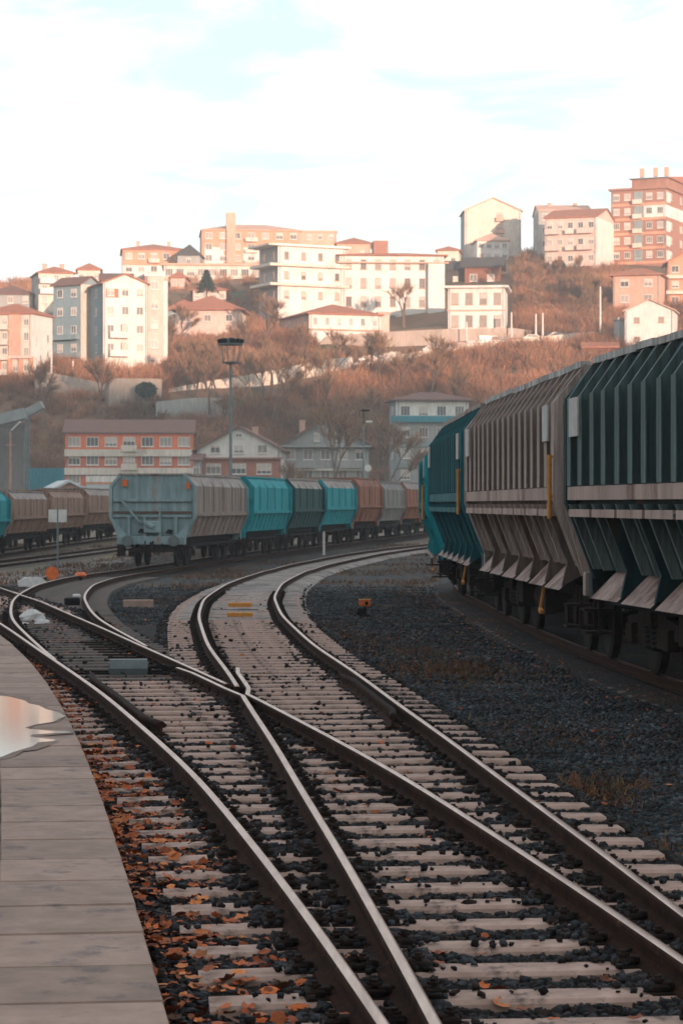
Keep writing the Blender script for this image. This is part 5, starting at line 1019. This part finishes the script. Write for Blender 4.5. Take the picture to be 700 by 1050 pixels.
# --- poles and lamps
def pole(name, label, cat, u, v0, v1, d, r=.1, m_=M_galv, z0=None):
    x, y_, zt = wp(u, v1, d); zb = wp(u, v0, d)[2] if z0 is None else z0
    t = empty(name, (x, y_, zb), 0, label, cat); q = MB(); q.tube([(0, 0, 0), (0, 0, zt - zb)], [r * 1.3, r * .8], 10); q.obj('pole', m_, t); t['h'] = zt - zb; return t, zt - zb
t, h = pole('light_mast', 'tall grey mast with a ring of floodlights above the white gabled house', 'light mast', 236.5, 540, 372, 165, .10, z0=-.5)
q = MB()
for k in range(10):
    a = k * .628; q.tube([(.55 * math.cos(a), .55 * math.sin(a), h), (.8 * math.cos(a), .8 * math.sin(a), h + 1.25)], .02, 5)
q.tube([(0, 0, h - .1), (0, 0, h + .05)], [.2, .6], 12); q.tube([(.55 * math.cos(k * .4), .55 * math.sin(k * .4), h) for k in range(17)], .03, 5); q.obj('cage', M_galv, t)
for k in range(8):
    a = k * .785 + .2; q = MB(); M_ = Matrix.Translation((.72 * math.cos(a), .72 * math.sin(a), h + 1.45)) @ Matrix.Rotation(a, 4, 'Z') @ Matrix.Rotation(R(25), 4, 'Y'); q.box(-.12, .14, -.2, .2, -.12, .16, M=M_, bev=.03); q.obj('floodlight', M_black, t)
q = MB(); q.tube([(0, 0, h + 1.2), (0, 0, h + 1.3)], .85, 20); q.tube([(0, 0, h + 1.3), (0, 0, h + 1.7)], [.35, .2], 10); q.obj('platform', M_grey_steel, t)
t, h = pole('street_lamp', 'slim street lamp with one white head left of the blue grey block', 'lamp', 372.5, 545, 434, 205, .09, z0=-.4)
q = MB(); q.tube([(0, 0, h - .1), (.15, -.1, h + .1), (.45, -.3, h + .12)], .05, 6); q.obj('arm', M_galv, t); q = MB(); q.box(.2, .75, -.5, -.15, h + .02, h + .2, bev=.05); q.obj('lamp_head', M_white, t); q = MB(); q.box(-.2, .5, -.2, .2, h + 1.0, h + 1.15); q.bar((0, 0, h), (0, 0, h + 1.05), .05); q.obj('antenna', M_black, t)
t, h = pole('street_lamp', 'brown lamp post with one slanted white head at the left edge', 'lamp', 11, 545, 442, 175, .09, M_frame_d, z0=-.4)
q = MB(); q.bar((0, 0, h - .1), (.75, -.3, h + .6), .05); q.obj('arm', M_galv, t); q = MB(); q.bar((.1, -.1, h + .05), (.75, -.3, h + .65), .22, .1); q.obj('lamp_head', M_white, t); q = MB(); q.box(-.4, .4, -.04, .04, h - 1.05, h - .97); q.obj('crossbar', M_frame_d, t)
for (u, lb) in ((26.5, 'left one of two grey twin posts below the conveyor'), (29.5, 'right one of two grey twin posts below the conveyor')):
    pole('post', lb, 'post', u, 540, 428, 180, .07, z0=-.4)
for (u, v0, v1, d, lb) in ((53, 398, 358, 420, 'pale utility pole in front of the small cream hut'), (75, 390, 370, 424, 'short pale pole beside the small cream hut'), (615, 345, 294, 478, 'tall pale utility pole above the right end of the hill road'), (524, 354, 320, 470, 'pale lamp post at the right corner of the square white building'), (549, 350, 322, 470, 'left one of two close lamp posts on the hill road'), (556, 350, 321, 471, 'right one of two close lamp posts on the hill road'), (478, 360, 330, 464, 'thin pale pole in front of the square white building')):
    pole('utility_pole', lb, 'pole', u, v0, v1, d, .16, M_frame)
# ------------------------------------------------------------------ vegetation
M_bark = mat('bark', (.17, .115, .085), (.10, .07, .05), .5, 2, .95)
M_twig = ramp_island('twig', [(.22, .13, .085), (.30, .17, .10), (.15, .10, .065), (.36, .19, .10), (.2, .14, .08)], .95, .1)
M_brush = ramp_island('brush', [(.34, .145, .08), (.44, .20, .12), (.17, .11, .075), (.50, .20, .09), (.20, .15, .09), (.38, .21, .14)], .95, .05, big=.07)
M_greenleaf = ramp_island('evergreen', [(.02, .04, .03), (.04, .07, .045), (.03, .05, .03), (.06, .075, .04)], .9, .1)
def blade_mesh(P0, P1, w, name, m):
    """thin quads from P0 to P1"""
    n = len(P0); d = P1 - P0; s = RNG.normal(0, 1, (n, 3)); c = np.cross(d, s); c /= np.linalg.norm(c, axis=1)[:, None] + 1e-9; c *= w[:, None]
    V = np.stack([P0 - c, P0 + c, P1 + c * .3, P1 - c * .3], 1).reshape(-1, 3); return npmesh(name, V, np.arange(n * 4).reshape(n, 4), m)
def bare_tree(height, spread, seed, vase=False):
    r = random.Random(seed); q = MB(); tips = []
    def grow(p, d, L, rad, lev):
        pts = [p]; rr = [rad]; 
        for i in range(3):
            d = (d + Vector((r.gauss(0, .10), r.gauss(0, .10), .06))).normalized(); p = p + d * L / 3; pts.append(p); rr.append(rad * (1 - .18 * (i + 1)))
        q.tube(pts, rr, 6 if lev < 2 else 4, caps=False)
        if lev >= 3: tips.append((pts[1], pts[3], d)); return
        for k in range(r.randint(3, 4)):
            a = r.uniform(0, 6.28); sp_ = spread * r.uniform(.5, 1.1); nd = (d + Vector((math.cos(a) * sp_, math.sin(a) * sp_, r.uniform(-.1, .25)))).normalized()
            grow(pts[r.choice((2, 3))], nd, L * r.uniform(.6, .8), rad * .48, lev + 1)
    grow(Vector((0, 0, 0)), Vector((0, 0, 1)), height * .36, height * .022 * (1.6 if vase else 1), 0)
    tr = q.mesh('trunk', M_bark, True)
    A = []; B = []
    for (a, b, d) in tips:
        for k in range(16):
            t_ = r.random(); s_ = a.lerp(b, t_); e_ = s_ + (d + Vector((r.gauss(0, .5), r.gauss(0, .5), r.gauss(.1, .35)))) * height * r.uniform(.04, .11); A.append(s_); B.append(e_)
    A = np.array(A); B = np.array(B); cr_ = blade_mesh(A, B, RNG.uniform(.02, .05, len(A)) * height / 9, 'crown', M_twig); return tr, cr_
TREES = [bare_tree(10, .55, 1), bare_tree(9, .75, 2), bare_tree(11, .4, 3), bare_tree(10, .6, 4)]
def put_tree(u, v, d, h, k, label, group, z=None):
    x, y_, zz = wp(u, v, d); 
    if z is None: z = zz
    t = empty('bare_tree', (x, y_, z), random.uniform(0, 6), label, 'tree', group); s = h / (10, 9, 11, 10)[k]; t.scale = (s, s, s)
    link('trunk', TREES[k][0], t); link('crown', TREES[k][1], t); return t
V_ = bare_tree(12, .62, 9, True); x, y_, z = wp(414, 339, 490); t = empty('bare_tree', (x, y_, z), 0, 'large vase shaped bare tree in front of the long white building', 'tree'); link('trunk', V_[0], t); link('crown', V_[1], t)
G1 = 'bare trees standing before the lower houses'
for (u, h, d, k, lb) in ((338, 17, 335, 2, 'tall bare tree in front of the middle of the grey gabled house'), (392, 17, 375, 1, 'bare tree between the grey gabled house and the blue grey block'), (296, 9, 338, 1, 'low bare tree at the gap between the two gabled houses')):
    put_tree(u, 0, d, h, k, lb, G1, z=-.5)
G2 = 'bare trees on the hillside'
for (u, v, d, h, k, lb) in ((268, 362, 462, 12, 1, 'wide bare tree between the pink house and the long white house'), (185, 356, 470, 9, 1, 'bare tree beside the left end of the pink house'), (172, 372, 450, 9, 0, 'bare tree next to the slim white chimney tower'), (255, 386, 445, 11, 2, 'slender bare tree under the pink house, right of the mast'), (232, 392, 438, 10, 3, 'bare tree behind the floodlight mast'), (308, 380, 440, 9, 0, 'bare tree left of the central retaining wall'), (545, 312, 506, 9, 1, 'rounded bare tree on the slope below the cream block'), (572, 300, 520, 8, 0, 'bare tree in the gap below the pink balcony block'), (598, 318, 500, 10, 3, 'bare tree left of the tall utility pole'), (535, 296, 520, 8, 2, 'bare tree at the left end of the right hand slope'), (610, 334, 484, 7, 1, 'low bare tree at the road end behind the utility pole'), (100, 430, 406, 11, 0, 'bare tree rising above the left end of the orange block'), (45, 440, 402, 12, 1, 'bare tree on the dark slope behind the conveyor end'), (215, 425, 412, 12, 3, 'bare tree above the right end of the orange block'), (280, 430, 410, 13, 1, 'bare tree above the white gabled house'), (390, 400, 428, 11, 0, 'bare tree on the slope left above the blue grey block')):
    put_tree(u, v, d, h, k, lb, G2)
for i in range(34):
    u = random.uniform(165, 470); d = random.uniform(404, 432); x = (u - 350) * d / F; z = float(hz(np.array([x]), np.array([d]))[0]); v = HZ - (z - EYE) * F / d
    put_tree(u, v, d, random.uniform(7, 11), i % 4, 'leafless tree of the dense thicket on the slope behind the lower houses', 'leafless trees of the thicket behind the lower houses')
for i in range(12):
    u = random.uniform(525, 620); d = random.uniform(485, 525); x = (u - 350) * d / F; z = float(hz(np.array([x]), np.array([d]))[0]); v = HZ - (z - EYE) * F / d
    put_tree(u, v, d, random.uniform(5, 8), i % 4, 'leafless tree of the thicket on the bright slope above the parked cars', 'leafless trees of the thicket above the parked cars')
# evergreens
def evergreen(u, v, d, h, w, label, cone=True):
    x, y_, z = wp(u, v, d); t = empty('conifer' if cone else 'evergreen_bush', (x, y_, z), 0, label, 'tree'); q = MB(); q.tube([(0, 0, -.5), (0, 0, h * .9)], [.2, .03], 8); q.obj('trunk', M_bark, t)
    n = 2600; f_ = RNG.random(n) ** .8; rr = (w * (1 - f_) * (1 + .25 * np.sin(f_ * 40)) if cone else w * np.sqrt(np.clip(1 - (2 * f_ - 1) ** 2, 0, 1))) * RNG.uniform(.3, 1.05, n); a = RNG.uniform(0, 6.283, n); P0 = np.stack([rr * np.cos(a), rr * np.sin(a), h * (.08 + .92 * f_)], -1)
    P1 = P0 + np.stack([np.cos(a) * .35, np.sin(a) * .35, RNG.uniform(-.3, .1, n)], -1) + RNG.normal(0, .1, (n, 3)); link('crown', blade_mesh(P0, P1, RNG.uniform(.06, .14, n), 'crown', M_greenleaf), t)
evergreen(212, 302, 500, 5.0, 2.2, 'dark conifer above the roof of the pink house')
evergreen(572, 280, 533, 2.8, 1.3, 'small round dark bush in front of the pink balcony block', False)
evergreen(150, 408, 414, 2.6, 1.6, 'dark round bush at the right end of the old stone wall', False)
# hillside scrub: one mass
cl = []
def clumps(n, u0, u1, d0, d1, dens=None, top=None):
    u = RNG.uniform(u0, u1, n); d = RNG.uniform(d0, d1, n); x = (u - 350) * d / F; z = hz(x, d); v = HZ - (z - EYE) * F / d
    return x, d, z, u, v
X_ = []; 
for args in ((2600, -20, 720, 402, 452), (900, 160, 345, 440, 480), (1500, 515, 640, 474, 540), (400, -20, 60, 420, 440), (350, 60, 175, 418, 436), (260, 470, 560, 510, 560), (300, 600, 720, 430, 500), (200, 240, 300, 470, 500), (700, -20, 300, 500, 640), (220, 500, 720, 570, 600)):
    X_.append(np.stack(clumps(*args), -1))
Cc = np.concatenate(X_); x, d, z, u, v = Cc.T
bad = np.zeros(len(Cc), bool)
roadd = np.interp(u, [362, 392, 450, 520, 612], [446, 446, 452, 459, 467]); climb = np.interp(u, [166, 205, 262, 330, 362], [420, 424, 428, 438, 444]); bad |= (u > 170) & (u < 366) & (d > climb - 9) & (d < climb + 2)
bad |= (u > 358) & (u < 622) & (d > roadd - 7) & (d < roadd + 12)
bad |= (u > 320) & (u < 530) & (d > 452)
bad |= (u > 80) & (u < 175) & (d > 430)
low = ((u < 62) & (d > 408) & (d < 426)) | ((u > 60) & (u < 175) & (d > 404) & (d < 420))
k = ~bad; x, d, z, u, low = x[k], d[k], z[k], u[k], low[k]
nb = 190; n = len(x); R_ = RNG.uniform(1.0, 2.6, n) * np.where(d > 470, .75, 1) * np.where(low, .6, 1); H_ = R_ * RNG.uniform(.7, 1.5, n)
a = RNG.uniform(0, 6.283, (n, nb)); ph = RNG.random((n, nb)); rr = np.sqrt(RNG.random((n, nb)))
P0 = np.stack([x[:, None] + rr * np.cos(a) * R_[:, None] * .9, d[:, None] + rr * np.sin(a) * R_[:, None] * .9, z[:, None] - .3 + ph * H_[:, None] * np.sqrt(np.clip(1.1 - rr ** 2, 0, 1))], -1).reshape(-1, 3)
P1 = P0 + np.stack([np.cos(a) * .35, np.sin(a) * .35, RNG.uniform(.2, 1.1, (n, nb))], -1).reshape(-1, 3) + RNG.normal(0, .3, (n * nb, 3))
tag(link('hillside_scrub', blade_mesh(P0, P1, RNG.uniform(.015, .06, n * nb), 'hillside_scrub', M_brush)), 'rust brown leafless scrub covering the slopes between the houses', 'scrub', kind='stuff')
# ------------------------------------------------------------------ haze
hm = bpy.data.materials.new('haze'); hm.use_nodes = True; t = hm.node_tree; t.nodes.clear(); o_ = N(t, 'ShaderNodeOutputMaterial'); pv = N(t, 'ShaderNodeVolumePrincipled')
pv.inputs['Color'].default_value = (.93, .95, .97, 1); pv.inputs['Density'].default_value = .00042; pv.inputs['Anisotropy'].default_value = .2; t.links.new(pv.outputs[0], o_.inputs['Volume'])
q = MB(); q.box(-1250, 2050, -620, 1340, -3, 136); tag(q.obj('haze', hm), 'thin pale winter haze over the valley', 'haze', kind='stuff')
